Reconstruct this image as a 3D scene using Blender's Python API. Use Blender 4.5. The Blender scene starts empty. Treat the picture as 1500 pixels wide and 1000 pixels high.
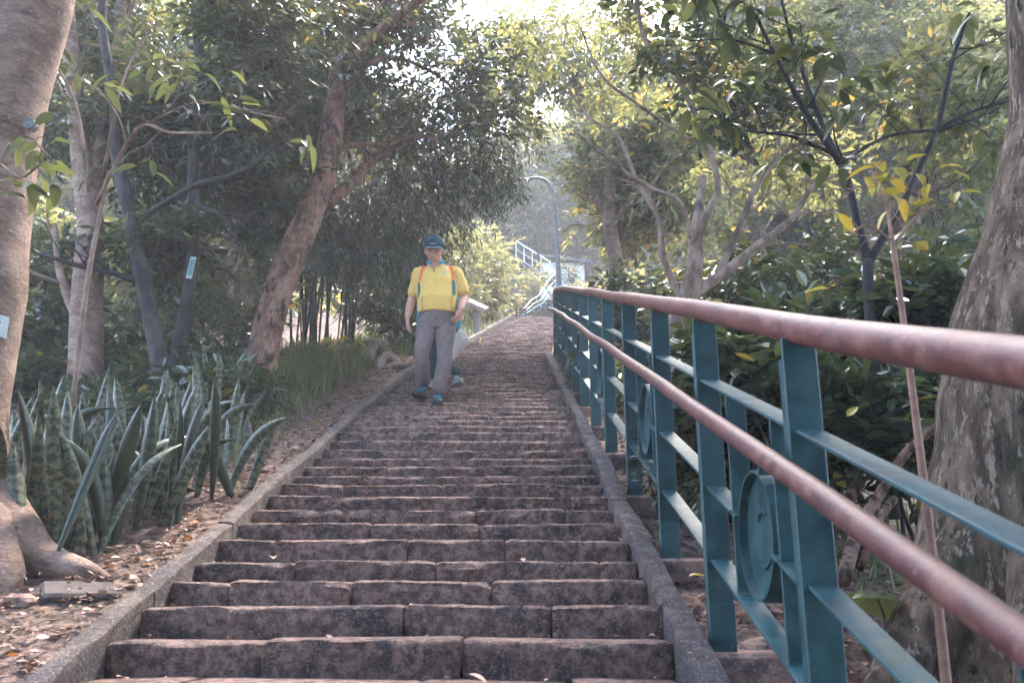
import bpy, math, random
import numpy as np
from math import radians, sin, cos, tan, atan, pi, sqrt
from mathutils import Vector, Matrix, noise

random.seed(7)
RNG = np.random.default_rng(7)
sc = bpy.context.scene
col = sc.collection

# ------------------------------------------------------------------ camera
F_PX, PITCH = 1300.0, radians(15.5)
cam_d = bpy.data.cameras.new('camera')
cam_d.sensor_width = 36.0
cam_d.lens = 36.0 * F_PX / 1500.0
cam_d.clip_start = 0.05
cam_d.clip_end = 600
cam_d.dof.use_dof = True
cam_d.dof.focus_distance = 6.2
cam_d.dof.aperture_fstop = 5.6
cam = bpy.data.objects.new('camera', cam_d)
cam.location = (0, 0, 0)
cam.rotation_euler = (radians(90) + PITCH, 0, 0)
col.objects.link(cam)
sc.camera = cam

# ------------------------------------------------------------------ light
SUN_EL, SUN_AZ = radians(60), radians(20)       # azimuth from +Y towards +X
w = bpy.data.worlds.new('World')
sc.world = w
w.use_nodes = True
nt = w.node_tree
sky = nt.nodes.new('ShaderNodeTexSky')
sky.sky_type = 'NISHITA'
sky.sun_disc = False
sky.sun_elevation = SUN_EL
sky.sun_rotation = SUN_AZ
sky.air_density = 1.0
sky.dust_density = 2.0
sky.ozone_density = .8
bg = nt.nodes['Background']
bg.inputs[1].default_value = 0.15
nt.links.new(sky.outputs[0], bg.inputs[0])
sun_d = bpy.data.lights.new('sun', 'SUN')
sun_d.energy = 1.5
sun_d.angle = radians(12)
sun_d.color = (1.0, 0.90, 0.78)
sun = bpy.data.objects.new('sun', sun_d)
sdir = Vector((sin(SUN_AZ) * cos(SUN_EL), cos(SUN_AZ) * cos(SUN_EL), sin(SUN_EL)))
sun.rotation_euler = sdir.to_track_quat('Z', 'Y').to_euler()
col.objects.link(sun)
sc.view_settings.view_transform = 'Standard'
sc.view_settings.look = 'None'
sc.view_settings.exposure = 3.8
sc.view_settings.gamma = 1.0
sc.view_settings.use_curve_mapping = False
sc.cycles.use_denoising = True
sc.cycles.max_bounces = 5
sc.cycles.diffuse_bounces = 3
sc.cycles.glossy_bounces = 2
sc.cycles.transmission_bounces = 4
sc.cycles.volume_bounces = 1
sc.cycles.sample_clamp_indirect = 6
HAZE = 0.003

# ------------------------------------------------------------------ geometry of the place
CP, SP = cos(PITCH), sin(PITCH)


def ray(px, py):
    x, up = px - 750.0, 500.0 - py
    f = F_PX * CP - up * SP
    return x / f, (up * CP + F_PX * SP) / f


def P(px, py, Y):
    """world point that the photograph shows at (px, py) if it stands Y metres ahead"""
    a, b = ray(px, py)
    return np.array((a * Y, Y, b * Y))


T = 0.25
Y0 = 2.95
YC, YT = 13.4, 24.0


def S(y):
    """height of the line through the step noses"""
    if y < YC:
        return -1.224 + 0.354 * y
    z = -1.224 + 0.354 * YC
    if y < YT:
        return z + 0.366 * (y - YC)
    z += 0.366 * (YT - YC)
    return z + 0.27 * (y - YT)


def lerp(a, b, t):
    return a + (b - a) * t


def pl(y):
    if y < 10.4: return -1.28
    if y < YC: return lerp(-1.28, -0.99, (y - 10.4) / (YC - 10.4))
    if y < YT: return lerp(-0.99, 0.04, (y - YC) / (YT - YC))
    return 0.04 + (y - YT) * 0.25


def pr(y):
    if y < YC: return 0.51 + 0.0 * y
    if y < YT: return lerp(0.60, 1.30, (y - YC) / (YT - YC))
    return 1.30 + (y - YT) * 0.25


def G(x, y):
    """height of the ground beside the stairs"""
    z = S(y)
    if x < pl(y):
        d = pl(y) - 0.14 - x
        z += -0.03 + 0.02 * min(d, 1.5) + 0.03 * max(0, d - 1.5) * (1 if y > 9 else .3)
        if d > 6: z -= 0.10 * (d - 6)
    else:
        d = x - pr(y) - 0.12
        z += -0.10 - 0.10 * max(0, min(d, 3) - .3) - 0.02 * max(0, d - 3)
    z += 0.05 * noise.noise((x * .7, y * .7, 0)) + 0.25 * noise.noise((x * .12, y * .12, 5)) * min(1, abs(x) / 6)
    return z


# ------------------------------------------------------------------ helpers
def link(o, parent=None):
    col.objects.link(o)
    if parent is not None:
        o.parent = parent
    return o


def tag(o, label=None, cat=None, group=None, kind=None):
    if label: o['label'] = label
    if cat: o['category'] = cat
    if group: o['group'] = group
    if kind: o['kind'] = kind
    return o


def empty(name, loc, label=None, cat=None, group=None):
    o = bpy.data.objects.new(name, None)
    o.location = [float(v) for v in loc]
    o.empty_display_size = 0.1
    link(o)
    return tag(o, label, cat, group)


def mesh_np(name, V, F, mat=None, smooth=False, attrs=None):
    """V (n,3), F (m,k) or list of such arrays"""
    V = np.asarray(V, dtype=np.float32).reshape(-1, 3)
    if not isinstance(F, list) or (len(F) and not isinstance(F[0], np.ndarray)):
        F = [np.asarray(F)] if len(set(map(len, F))) == 1 else [np.array([f for f in F if len(f) == k]) for k in sorted(set(map(len, F)))]
    F = [f for f in F if len(f)]
    me = bpy.data.meshes.new(name)
    nl = sum(f.size for f in F)
    nf = sum(len(f) for f in F)
    me.vertices.add(len(V)); me.vertices.foreach_set('co', V.ravel())
    me.loops.add(nl)
    me.loops.foreach_set('vertex_index', np.concatenate([f.ravel() for f in F]).astype(np.int32))
    me.polygons.add(nf)
    tot = np.concatenate([np.full(len(f), f.shape[1]) for f in F]).astype(np.int32)
    st = np.concatenate([[0], np.cumsum(tot)[:-1]]).astype(np.int32)
    me.polygons.foreach_set('loop_start', st)
    me.polygons.foreach_set('loop_total', tot)
    me.update(calc_edges=True)
    me.polygons.foreach_set('use_smooth', np.full(nf, bool(smooth)))
    if smooth == 'edges': me.set_sharp_from_angle(angle=radians(38))
    for an, (dom, arr) in (attrs or {}).items():
        a = me.attributes.new(an, 'FLOAT', dom)
        a.data.foreach_set('value', np.asarray(arr, dtype=np.float32))
    me.validate()
    if mat: me.materials.append(mat)
    return me


def add(name, V, F, mat, parent=None, smooth=False, attrs=None, local=False):
    V = np.asarray(V, dtype=np.float64).reshape(-1, 3)
    if parent is not None and not local:
        V = V - np.array(parent.location)
        if parent.parent is not None:
            V = V - np.array(parent.parent.location)
    me = mesh_np(name, V, F, mat, smooth, attrs)
    return link(bpy.data.objects.new(name, me), parent)


class MB:
    """collects shapes for one mesh"""

    def __init__(s): s.v = []; s.f = []

    def raw(s, V, F):
        n = len(s.v)
        s.v += [tuple(map(float, p)) for p in V]
        s.f += [tuple(int(i) + n for i in f) for f in F]
        return s

    def box(s, c, size, rot=None, bev=0.0):
        hx, hy, hz = [v / 2 for v in size]
        if bev <= 0:
            V = [(x, y, z) for x in (-hx, hx) for y in (-hy, hy) for z in (-hz, hz)]
            F = [(0, 1, 3, 2), (4, 6, 7, 5), (0, 4, 5, 1), (2, 3, 7, 6), (0, 2, 6, 4), (1, 5, 7, 3)]
        else:
            b = min(bev, hx * .8, hy * .8, hz * .8)
            V, F = [], []
            idx = {}
            for sx in (-1, 1):
                for sy in (-1, 1):
                    for sz in (-1, 1):
                        for ax in range(3):
                            p = [sx * hx, sy * hy, sz * hz]
                            for k, (h, q) in enumerate(zip((hx, hy, hz), (sx, sy, sz))):
                                if k != ax: p[k] = q * (h - b)
                            idx[(sx, sy, sz, ax)] = len(V); V.append(tuple(p))
            for q in (-1, 1):
                for ax in range(3):
                    o = [k for k in range(3) if k != ax]
                    ring = []
                    for a, b2 in ((-1, -1), (1, -1), (1, 1), (-1, 1)):
                        k = [0, 0, 0]; k[ax] = q; k[o[0]] = a; k[o[1]] = b2
                        ring.append(idx[(k[0], k[1], k[2], ax)])
                    if (q < 0) != (ax == 1): ring = ring[::-1]
                    F.append(tuple(ring))
            for ax in range(3):
                o = [k for k in range(3) if k != ax]
                for a in (-1, 1):
                    for b2 in (-1, 1):
                        r = []
                        for q, face in ((-1, 0), (1, 0), (1, 1), (-1, 1)):
                            k = [0, 0, 0]; k[ax] = q; k[o[0]] = a; k[o[1]] = b2
                            r.append(idx[(k[0], k[1], k[2], o[face])])
                        if a * b2 * (1 if ax != 1 else -1) < 0: r = r[::-1]
                        F.append(tuple(r))
            for sx in (-1, 1):
                for sy in (-1, 1):
                    for sz in (-1, 1):
                        r = [idx[(sx, sy, sz, k)] for k in range(3)]
                        if sx * sy * sz < 0: r = r[::-1]
                        F.append(tuple(r))
        if rot is not None:
            V = [tuple(rot @ Vector(p)) for p in V]
        V = [(p[0] + c[0], p[1] + c[1], p[2] + c[2]) for p in V]
        return s.raw(V, F)

    def tube(s, pts, rad, n=10, rough=0.0, seed=0, cap=True, sub=0, squash=1.0):
        V, F = tube_np(pts, rad, n, rough, seed, cap, sub, squash)
        return s.raw(V, F)

    def build(s, name, mat, parent=None, smooth=False, attrs=None):
        return add(name, s.v, s.f, mat, parent, smooth, attrs)


def smooth_path(pts, rad, sub):
    pts = [np.asarray(p, float) for p in pts]
    if sub <= 0 or len(pts) < 2:
        return pts, list(rad)
    Pp = [2 * pts[0] - pts[1]] + pts + [2 * pts[-1] - pts[-2]]
    op, orr = [], []
    for i in range(1, len(Pp) - 2):
        p0, p1, p2, p3 = Pp[i - 1:i + 3]
        for k in range(sub):
            t = k / sub
            op.append(0.5 * ((2 * p1) + (-p0 + p2) * t + (2 * p0 - 5 * p1 + 4 * p2 - p3) * t * t + (-p0 + 3 * p1 - 3 * p2 + p3) * t ** 3))
            orr.append(lerp(rad[i - 1], rad[i], t))
    op.append(pts[-1]); orr.append(rad[-1])
    return op, orr


def tube_np(pts, rad, n=10, rough=0.0, seed=0, cap=True, sub=0, squash=1.0):
    if not hasattr(rad, '__len__'): rad = [rad] * len(pts)
    pts, rad = smooth_path(pts, rad, sub)
    m = len(pts)
    V, F = [], []
    prev = None
    for i in range(m):
        a = pts[max(0, i - 1)]; b = pts[min(m - 1, i + 1)]
        t = b - a; t = t / (np.linalg.norm(t) + 1e-9)
        if prev is None:
            u = np.cross(t, (0, 1, 0) if abs(t[1]) < .9 else (1, 0, 0))
        else:
            u = prev - t * np.dot(prev, t)
        u /= np.linalg.norm(u) + 1e-9
        prev = u
        v = np.cross(t, u)
        for k in range(n):
            an = 2 * pi * k / n
            r = rad[i]
            if rough:
                q = pts[i] * 2.2
                r *= 1 + rough * noise.noise((cos(an) * 1.3 + seed, sin(an) * 1.3, float(q[2]) * .9 + seed)) + rough * .5 * noise.noise((cos(an) * 3 + seed, sin(an) * 3, float(q[2]) * 2.7))
            V.append(pts[i] + u * cos(an) * r + v * sin(an) * r * squash)
    for i in range(m - 1):
        for k in range(n):
            k2 = (k + 1) % n
            F.append((i * n + k, i * n + k2, (i + 1) * n + k2, (i + 1) * n + k))
    if cap:
        c0 = len(V); V.append(pts[0]); V.append(pts[-1])
        for k in range(n):
            k2 = (k + 1) % n
            F.append((c0, k2, k)); F.append((c0 + 1, (m - 1) * n + k, (m - 1) * n + k2))
    return V, F


# ------------------------------------------------------------------ materials
def new_mat(name):
    m = bpy.data.materials.new(name)
    m.use_nodes = True
    nt = m.node_tree
    return m, nt, nt.nodes, nt.links, nt.nodes['Principled BSDF']


def noise_mat(name, colors, scale=6, rough=.8, bump=.3, bscale=None, detail=6, spec=.3, stretch=(1, 1, 1), dist=.01, second=None, metal=0.0, rvar=0.0):
    """ramp over a noise in object coordinates, with fine relief; second = (colour, scale, lo, hi) patches on top"""
    m, nt, N, L, B = new_mat(name)
    tc = N.new('ShaderNodeTexCoord')
    mp = N.new('ShaderNodeMapping'); mp.inputs['Scale'].default_value = stretch
    L.new(tc.outputs['Object'], mp.inputs[0])
    nz = N.new('ShaderNodeTexNoise'); nz.inputs['Scale'].default_value = scale; nz.inputs['Detail'].default_value = detail
    nz.inputs['Roughness'].default_value = .65
    L.new(mp.outputs[0], nz.inputs[0])
    rp = N.new('ShaderNodeValToRGB')
    el = rp.color_ramp.elements
    k = len(colors)
    for i, c in enumerate(colors):
        pos = .41 + .18 * i / max(1, k - 1)
        if i < 2:
            e = el[i]; e.position = pos
        else:
            e = el.new(pos)
        e.color = (*c, 1)
    L.new(nz.outputs[0], rp.inputs[0])
    out = rp.outputs[0]
    oi = N.new('ShaderNodeObjectInfo')
    hs = N.new('ShaderNodeHueSaturation')
    mr = N.new('ShaderNodeMapRange'); mr.inputs[3].default_value = .86; mr.inputs[4].default_value = 1.14
    L.new(oi.outputs['Random'], mr.inputs[0]); L.new(mr.outputs[0], hs.inputs['Value']); L.new(out, hs.inputs['Color'])
    out = hs.outputs[0]
    if second:
        for (c2, s2, lo, hi) in (second if isinstance(second, list) else [second]):
            n2 = N.new('ShaderNodeTexNoise'); n2.inputs['Scale'].default_value = s2; n2.inputs['Detail'].default_value = 8
            n2.inputs['Roughness'].default_value = .7
            L.new(mp.outputs[0], n2.inputs[0])
            r2 = N.new('ShaderNodeMapRange'); r2.inputs[1].default_value = lo; r2.inputs[2].default_value = hi
            L.new(n2.outputs[0], r2.inputs[0])
            mx = N.new('ShaderNodeMixRGB'); mx.inputs[2].default_value = (*c2, 1)
            L.new(r2.outputs[0], mx.inputs[0]); L.new(out, mx.inputs[1])
            out = mx.outputs[0]
    L.new(out, B.inputs['Base Color'])
    B.inputs['Roughness'].default_value = rough
    if rvar:
        rr = N.new('ShaderNodeMapRange'); rr.inputs[1].default_value = .35; rr.inputs[2].default_value = .65
        rr.inputs[3].default_value = rough - rvar; rr.inputs[4].default_value = rough + rvar
        L.new(nz.outputs[0], rr.inputs[0]); L.new(rr.outputs[0], B.inputs['Roughness'])
    B.inputs['Specular IOR Level'].default_value = spec
    B.inputs['Metallic'].default_value = metal
    if bump:
        nb = N.new('ShaderNodeTexNoise'); nb.inputs['Scale'].default_value = bscale or scale * 4; nb.inputs['Detail'].default_value = 8
        nb.inputs['Roughness'].default_value = .7
        L.new(mp.outputs[0], nb.inputs[0])
        bp = N.new('ShaderNodeBump'); bp.inputs['Strength'].default_value = bump; bp.inputs['Distance'].default_value = dist
        L.new(nb.outputs[0], bp.inputs['Height']); L.new(bp.outputs[0], B.inputs['Normal'])
    return m


def leaf_mat(name, ramp, rough=.42, trans=.35, tcol=1.6, spec=.5, twig=(.06, .045, .035)):
    m, nt, N, L, B = new_mat(name)
    at = N.new('ShaderNodeAttribute'); at.attribute_name = 'var'
    rp = N.new('ShaderNodeValToRGB'); el = rp.color_ramp.elements
    el[0].position = 0.0; el[0].color = (*twig, 1)
    el[1].position = .02; el[1].color = (*ramp[0][1], 1)
    for p, c in ramp[1:]:
        e = el.new(p); e.color = (*c, 1)
    L.new(at.outputs['Fac'], rp.inputs[0])
    L.new(rp.outputs[0], B.inputs['Base Color'])
    B.inputs['Roughness'].default_value = rough
    B.inputs['Specular IOR Level'].default_value = spec
    tr = N.new('ShaderNodeBsdfTranslucent')
    mu = N.new('ShaderNodeMixRGB'); mu.blend_type = 'MULTIPLY'; mu.inputs[0].default_value = 1
    mu.inputs[2].default_value = (tcol * 1.12, tcol * 1.05, tcol * .6, 1)
    L.new(rp.outputs[0], mu.inputs[1]); L.new(mu.outputs[0], tr.inputs[0])
    mx = N.new('ShaderNodeMixShader'); mx.inputs[0].default_value = trans
    L.new(B.outputs[0], mx.inputs[1]); L.new(tr.outputs[0], mx.inputs[2])
    L.new(mx.outputs[0], N['Material Output'].inputs[0])
    return m


def plain(name, c, rough=.6, spec=.4, metal=0.0):
    m, nt, N, L, B = new_mat(name)
    B.inputs['Base Color'].default_value = (*c, 1)
    B.inputs['Roughness'].default_value = rough
    B.inputs['Specular IOR Level'].default_value = spec
    B.inputs['Metallic'].default_value = metal
    return m


M = {}
M['stone'] = noise_mat('step_stone', [(.105, .056, .048), (.20, .115, .097), (.33, .21, .172)], scale=26, rough=.8, bump=1.0, bscale=42, dist=.05, spec=.35,
                       second=[((.05, .036, .04), 6, .50, .60), ((.30, .17, .11), 60, .56, .62), ((.34, .27, .24), 130, .57, .63), ((.03, .022, .024), 90, .58, .64)])
M['kerb'] = noise_mat('kerb_concrete', [(.05, .036, .032), (.088, .064, .056), (.14, .104, .09)], scale=14, rough=.85, bump=1.0, bscale=70, dist=.02,
                      second=[((.05, .04, .045), 4, .48, .58), ((.32, .28, .26), 110, .57, .63), ((.04, .03, .03), 80, .58, .64)])
M['bed'] = noise_mat('stair_bed', [(.035, .028, .03), (.07, .056, .053)], scale=12, rough=.9, bump=.6)
M['footing'] = noise_mat('footing_concrete', [(.16, .09, .07), (.24, .14, .105), (.28, .19, .15)], scale=6, rough=.9, bump=.5, bscale=40,
                         second=[((.07, .05, .05), 5, .5, .6), ((.34, .26, .22), 90, .57, .64)])
M['soil'] = noise_mat('soil', [(.04, .028, .024), (.09, .058, .048), (.15, .10, .085), (.22, .16, .13)], scale=16, rough=.95, bump=1.0, bscale=45, dist=.03,
                      second=[((.05, .055, .03), 1.1, .56, .68), ((.26, .15, .11), 60, .55, .62)])
M['teal'] = noise_mat('teal_paint', [(.007, .036, .040), (.010, .047, .052), (.014, .057, .062)], scale=10, rough=.48, bump=.25, bscale=120, dist=.002, spec=.5, rvar=.14,
                      second=[((.10, .16, .16), 55, .64, .70), ((.09, .05, .035), 24, .64, .68)])
M['rail'] = noise_mat('maroon_pipe', [(.075, .022, .019), (.108, .036, .030), (.15, .062, .05)], scale=18, rough=.42, bump=.5, bscale=110, dist=.004, spec=.4, rvar=.1,
                      second=[((.26, .17, .15), 70, .60, .67), ((.075, .03, .03), 6, .5, .62)])
M['bark_pale'] = noise_mat('pale_bark', [(.18, .112, .084), (.245, .16, .122), (.33, .23, .18)], scale=4, rough=.9, bump=1.0, bscale=26, dist=.022, stretch=(1, 1, 2.0),
                           second=[((.12, .08, .065), 9, .52, .66), ((.36, .29, .25), 34, .56, .64), ((.09, .06, .05), 60, .58, .66)])
M['bark_red'] = noise_mat('red_bark', [(.15, .07, .05), (.245, .125, .088), (.35, .20, .15)], scale=7, rough=.9, bump=1.0, bscale=30, dist=.05, stretch=(1, 1, .6),
                          second=[((.33, .24, .19), 24, .56, .62), ((.05, .035, .03), 8, .52, .6)])
M['bark_grey'] = noise_mat('grey_bark', [(.10, .062, .040), (.185, .122, .080), (.29, .20, .135)], scale=9, rough=.92, bump=1.0, bscale=26, dist=.08, stretch=(1.4, 1.4, .3),
                           second=[((.06, .06, .032), 3, .50, .6), ((.42, .32, .245), 22, .55, .585), ((.04, .03, .025), 20, .57, .62)])
M['stem_tan'] = noise_mat('tan_stem', [(.22, .12, .085), (.34, .19, .13)], scale=20, rough=.7, bump=.4)
M['bark_dark'] = noise_mat('dark_bark', [(.012, .011, .013), (.025, .02, .021), (.045, .037, .036)], scale=9, rough=.85, bump=.6, stretch=(1, 1, .5))
M['bark_mid'] = noise_mat('brown_bark', [(.10, .065, .05), (.18, .125, .098), (.27, .20, .16)], scale=7, rough=.9, bump=.8, stretch=(1, 1, .5))
M['fine'] = leaf_mat('fine_leaf', [(0, (.014, .020, .014)), (.35, (.038, .050, .030)), (.7, (.075, .090, .045)), (.97, (.14, .145, .065)), (1.0, (.30, .22, .05))], rough=.28, trans=.28)
M['broad'] = leaf_mat('broad_leaf', [(0, (.020, .028, .018)), (.4, (.042, .056, .030)), (.8, (.078, .095, .045)), (.96, (.14, .145, .06)), (1.0, (.34, .24, .07))], rough=.3, trans=.3)
M['light'] = leaf_mat('sun_painted_leaf', [(0, (.055, .066, .042)), (.45, (.11, .122, .075)), (.85, (.18, .182, .11)), (.95, (.28, .25, .14)), (1.0, (.42, .30, .13))], rough=.45, trans=.5)  # paler, yellower colour stands in for sunlight on the leaves
M['droop'] = leaf_mat('drooping_leaf', [(0, (.014, .022, .016)), (.5, (.028, .040, .024)), (.9, (.05, .066, .03)), (1.0, (.14, .15, .05))], rough=.4, trans=.22)
M['under'] = leaf_mat('undergrowth_leaf', [(0, (.024, .034, .022)), (.5, (.052, .07, .038)), (.9, (.10, .12, .055)), (1.0, (.26, .20, .05))], rough=.22, trans=.25, spec=.6)
M['yellow'] = leaf_mat('yellow_leaf', [(0, (.28, .26, .06)), (.5, (.36, .31, .07)), (1.0, (.44, .31, .06))], rough=.45, trans=.45, tcol=1.1)
M['grass'] = leaf_mat('grass_blade', [(0, (.042, .06, .03)), (.5, (.08, .105, .045)), (.9, (.13, .15, .06)), (1.0, (.24, .22, .12))], rough=.4, trans=.35)
M['litter'] = leaf_mat('dead_leaf', [(0, (.07, .035, .03)), (.3, (.15, .08, .062)), (.6, (.24, .135, .105)), (.85, (.34, .22, .18)), (.95, (.44, .33, .28)), (1.0, (.50, .20, .05))], rough=.6, trans=.12, tcol=1.0)

# ------------------------------------------------------------------ leaves
LEAF2 = (np.array([(0, 0, 0), (.45, .5, .10), (1, 0, -.05), (.45, -.5, .10)], float), np.array([(0, 1, 2), (0, 2, 3)]))
LEAF6 = (np.array([(0, 0, 0), (.22, .36, .10), (.55, .5, .10), (.82, .27, 0), (1, 0, -.10), (.82, -.27, 0), (.55, -.5, .10), (.22, -.36, .10), (.5, 0, -.02)], float),
         np.array([(0, 1, 8), (1, 2, 8), (2, 3, 8), (3, 4, 8), (4, 5, 8), (5, 6, 8), (6, 7, 8), (7, 0, 8)]))


def nrm(a):
    return a / (np.linalg.norm(a, axis=-1, keepdims=True) + 1e-9)


def leaves(base, d, n, length, width, tpl, var):
    """base, d, n: (N,3); returns V, F, face attr"""
    tv, tf = tpl
    d = nrm(d); s = nrm(np.cross(n, d)); n = np.cross(d, s)
    N_ = len(base)
    V = base[:, None, :] + d[:, None, :] * (tv[None, :, 0:1] * length[:, None, None]) + s[:, None, :] * (tv[None, :, 1:2] * width[:, None, None]) + n[:, None, :] * (tv[None, :, 2:3] * width[:, None, None])
    F = tf[None] + (np.arange(N_) * len(tv))[:, None, None]
    return V.reshape(-1, 3), F.reshape(-1, 3), np.repeat(var, len(tf))


STYLES = dict(
    fine=dict(mat='fine', L=.12, W=.34, m=9, sp=.30, droop=.35, tpl=LEAF2),
    broad=dict(mat='broad', L=.13, W=.42, m=7, sp=.32, droop=.25, tpl=LEAF6),
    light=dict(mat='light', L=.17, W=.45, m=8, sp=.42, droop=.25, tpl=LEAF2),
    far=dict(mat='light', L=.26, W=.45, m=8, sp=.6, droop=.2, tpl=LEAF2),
    fardark=dict(mat='broad', L=.24, W=.42, m=8, sp=.6, droop=.2, tpl=LEAF2),
    droop=dict(mat='droop', L=.12, W=.17, m=12, sp=.34, droop=.9, tpl=LEAF2),
    under=dict(mat='under', L=.12, W=.42, m=7, sp=.26, droop=.15, tpl=LEAF6),
    small=dict(mat='fine', L=.06, W=.42, m=11, sp=.24, droop=.2, tpl=LEAF2),
)


def foliage_np(blobs, n, style, seed=1, sigma=.22, clus=14, lscale=1.0, yellow=.02, outward=.6):
    """n sprays of leaves gathered in clumps inside ellipsoids (cx,cy,cz,rx,ry,rz)"""
    R = np.random.default_rng(seed)
    st = STYLES[style]
    B = np.array(blobs, float)
    wgt = B[:, 3] * B[:, 4] * B[:, 5]; wgt /= wgt.sum()
    K = max(3, n // clus)
    bi = R.choice(len(B), K, p=wgt)
    q = nrm(R.normal(size=(K, 3))) * (R.random((K, 1)) ** (1 / 2.2))
    cc = B[bi, :3] + q * B[bi, 3:6]
    cdir = nrm(q * (1, 1, .5) + R.normal(size=(K, 3)) * .3)
    ctone = R.normal(0, .13, K)
    ci = R.integers(0, K, n)
    sg = sigma * (B[bi, 3] + B[bi, 4]).mean() * .5
    o = cc[ci] + R.normal(size=(n, 3)) * sg * (1, 1, .55)
    d = nrm(cdir[ci] * outward + R.normal(size=(n, 3)) * (.6, .6, .3) + np.array((0, 0, -st['droop'] * .6)))
    m = st['m']
    sp = st['sp'] * (.7 + .6 * R.random(n)) * lscale
    side = nrm(np.cross(d, np.array((0, 0, 1.0)) + R.normal(size=(n, 3)) * .25))
    t = (np.arange(m) + .6) / m
    base = o[:, None, :] + d[:, None, :] * (t[None, :, None] * sp[:, None, None])
    base[..., 2] -= (t ** 2)[None] * (sp * st['droop'] * .35)[:, None]
    sgn = np.where(np.arange(m) % 2 == 0, 1.0, -1.0)
    ld = d[:, None, :] * (.35 + .6 * t)[None, :, None] + side[:, None, :] * sgn[None, :, None] * .75 + R.normal(size=(n, m, 3)) * .28
    ld[..., 2] -= st['droop'] * .9
    nn = np.cross(d, side); nn = np.where(nn[:, 2:3] < 0, -nn, nn)
    nl = nn[:, None, :] + R.normal(size=(n, m, 3)) * .35
    L = st['L'] * lscale * (.65 + .6 * R.random((n, m)))
    Wd = L * st['W'] * (.8 + .4 * R.random((n, m)))
    var = np.clip(.45 + ctone[ci][:, None] + R.normal(0, .17, (n, m)), .04, .93)
    yl = R.random((n, m)) < yellow
    var = np.where(yl, 1.0, var)
    V, F, A = leaves(base.reshape(-1, 3), ld.reshape(-1, 3), nl.reshape(-1, 3), L.ravel(), Wd.ravel(), st['tpl'], var.ravel())
    # twigs
    e = o + d * sp[:, None]; e[:, 2] -= sp * st['droop'] * .35
    wv = side * .004 * lscale
    b0 = o - d * sp[:, None] * .5
    TV = np.stack([b0 - wv, b0 + wv, e], 1).reshape(-1, 3)
    TF = (np.arange(n * 3).reshape(-1, 3)) + len(V)
    return np.vstack([V, TV]), np.vstack([F, TF]), np.concatenate([A, np.zeros(n)])


def foliage(name, blobs, n, style, parent=None, seed=1, **kw):
    V, F, A = foliage_np(blobs, n, style, seed, **kw)
    o = add(name, V, F, M[STYLES[style]['mat']], parent, attrs={'var': ('FACE', A)})
    o['kind'] = 'stuff'
    return o


def grow(mb, base_pts, base_r, n, length, seed, up=.3, levels=2, t0=.35, spread=1.0, ends=None):
    """side branches along a limb"""
    R = random.Random(seed)
    pts, rad = smooth_path(base_pts, base_r, 4)
    for i in range(n):
        t = t0 + (1 - t0) * (i + R.random()) / n
        k = min(len(pts) - 2, int(t * (len(pts) - 1)))
        p = pts[k]; r = rad[k] * .5
        ax = nrm(pts[k + 1] - pts[k])
        s = np.array([R.gauss(0, 1), R.gauss(0, 1), R.gauss(0, .5)]); s = nrm(s - ax * s.dot(ax))
        d = nrm(ax * .5 + s * spread + np.array((0, 0, up)))
        L = length * (1.15 - .6 * t) * R.uniform(.6, 1.2)
        q = [p]
        for j in range(4):
            d = nrm(d + np.array([R.gauss(0, .28), R.gauss(0, .28), R.gauss(.04, .2)]))
            q.append(q[-1] + d * L / 4)
        rr = [r, r * .75, r * .55, r * .4, max(.003, r * .2)]
        mb.tube(q, rr, n=5 if r < .02 else 7, sub=2, cap=False)
        if ends is not None: ends.append(q[-1])
        if levels > 1:
            grow(mb, q, rr, 3, L * .5, seed * 31 + i, up, levels - 1, .3, spread, ends)


def px_path(spec):
    """[(px, py, Y, radius_px)] -> points, radii in metres"""
    pts, rad = [], []
    for px, py, Y, r in spec:
        pts.append(P(px, py, Y)); rad.append(r * Y / 1260.0)
    return pts, rad


# ------------------------------------------------------------------ ground
def build_ground():
    ys = np.concatenate([np.arange(-6, 0, .5), np.arange(0, 16, .12), np.arange(16, 28, .3), np.arange(28, 60, 1.5), np.arange(60, 160, 6)])
    off = np.concatenate([[0.0, .06], np.arange(.12, 2.6, .1), np.arange(2.6, 7, .35), np.arange(7, 20, 1.2), np.arange(20, 130, 8)])
    nC = len(off)
    V, F = [], []
    W_ = nC * 2 + 2
    for y in ys:
        y = float(y)
        row = []
        for o in off[::-1]:
            x = pl(y) - .07 - o
            row.append((x, y, G(x, y) + .025 * noise.noise((x * 5, y * 5, 1))))
        row.append((pl(y) - .03, y, S(y) - .35)); row.append((pr(y) + .03, y, S(y) - .35))
        for o in off:
            x = pr(y) + .06 + o
            row.append((x, y, G(x, y) + .025 * noise.noise((x * 5, y * 5, 1))))
        V += row
    for j in range(len(ys) - 1):
        for i in range(W_ - 1):
            a = j * W_ + i
            F.append((a, a + 1, a + W_ + 1, a + W_))
    o = add('ground', V, F, M['soil'], smooth=True)
    tag(o, 'leaf littered forest soil on both sides of the stairs', kind='structure')


build_ground()


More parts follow.
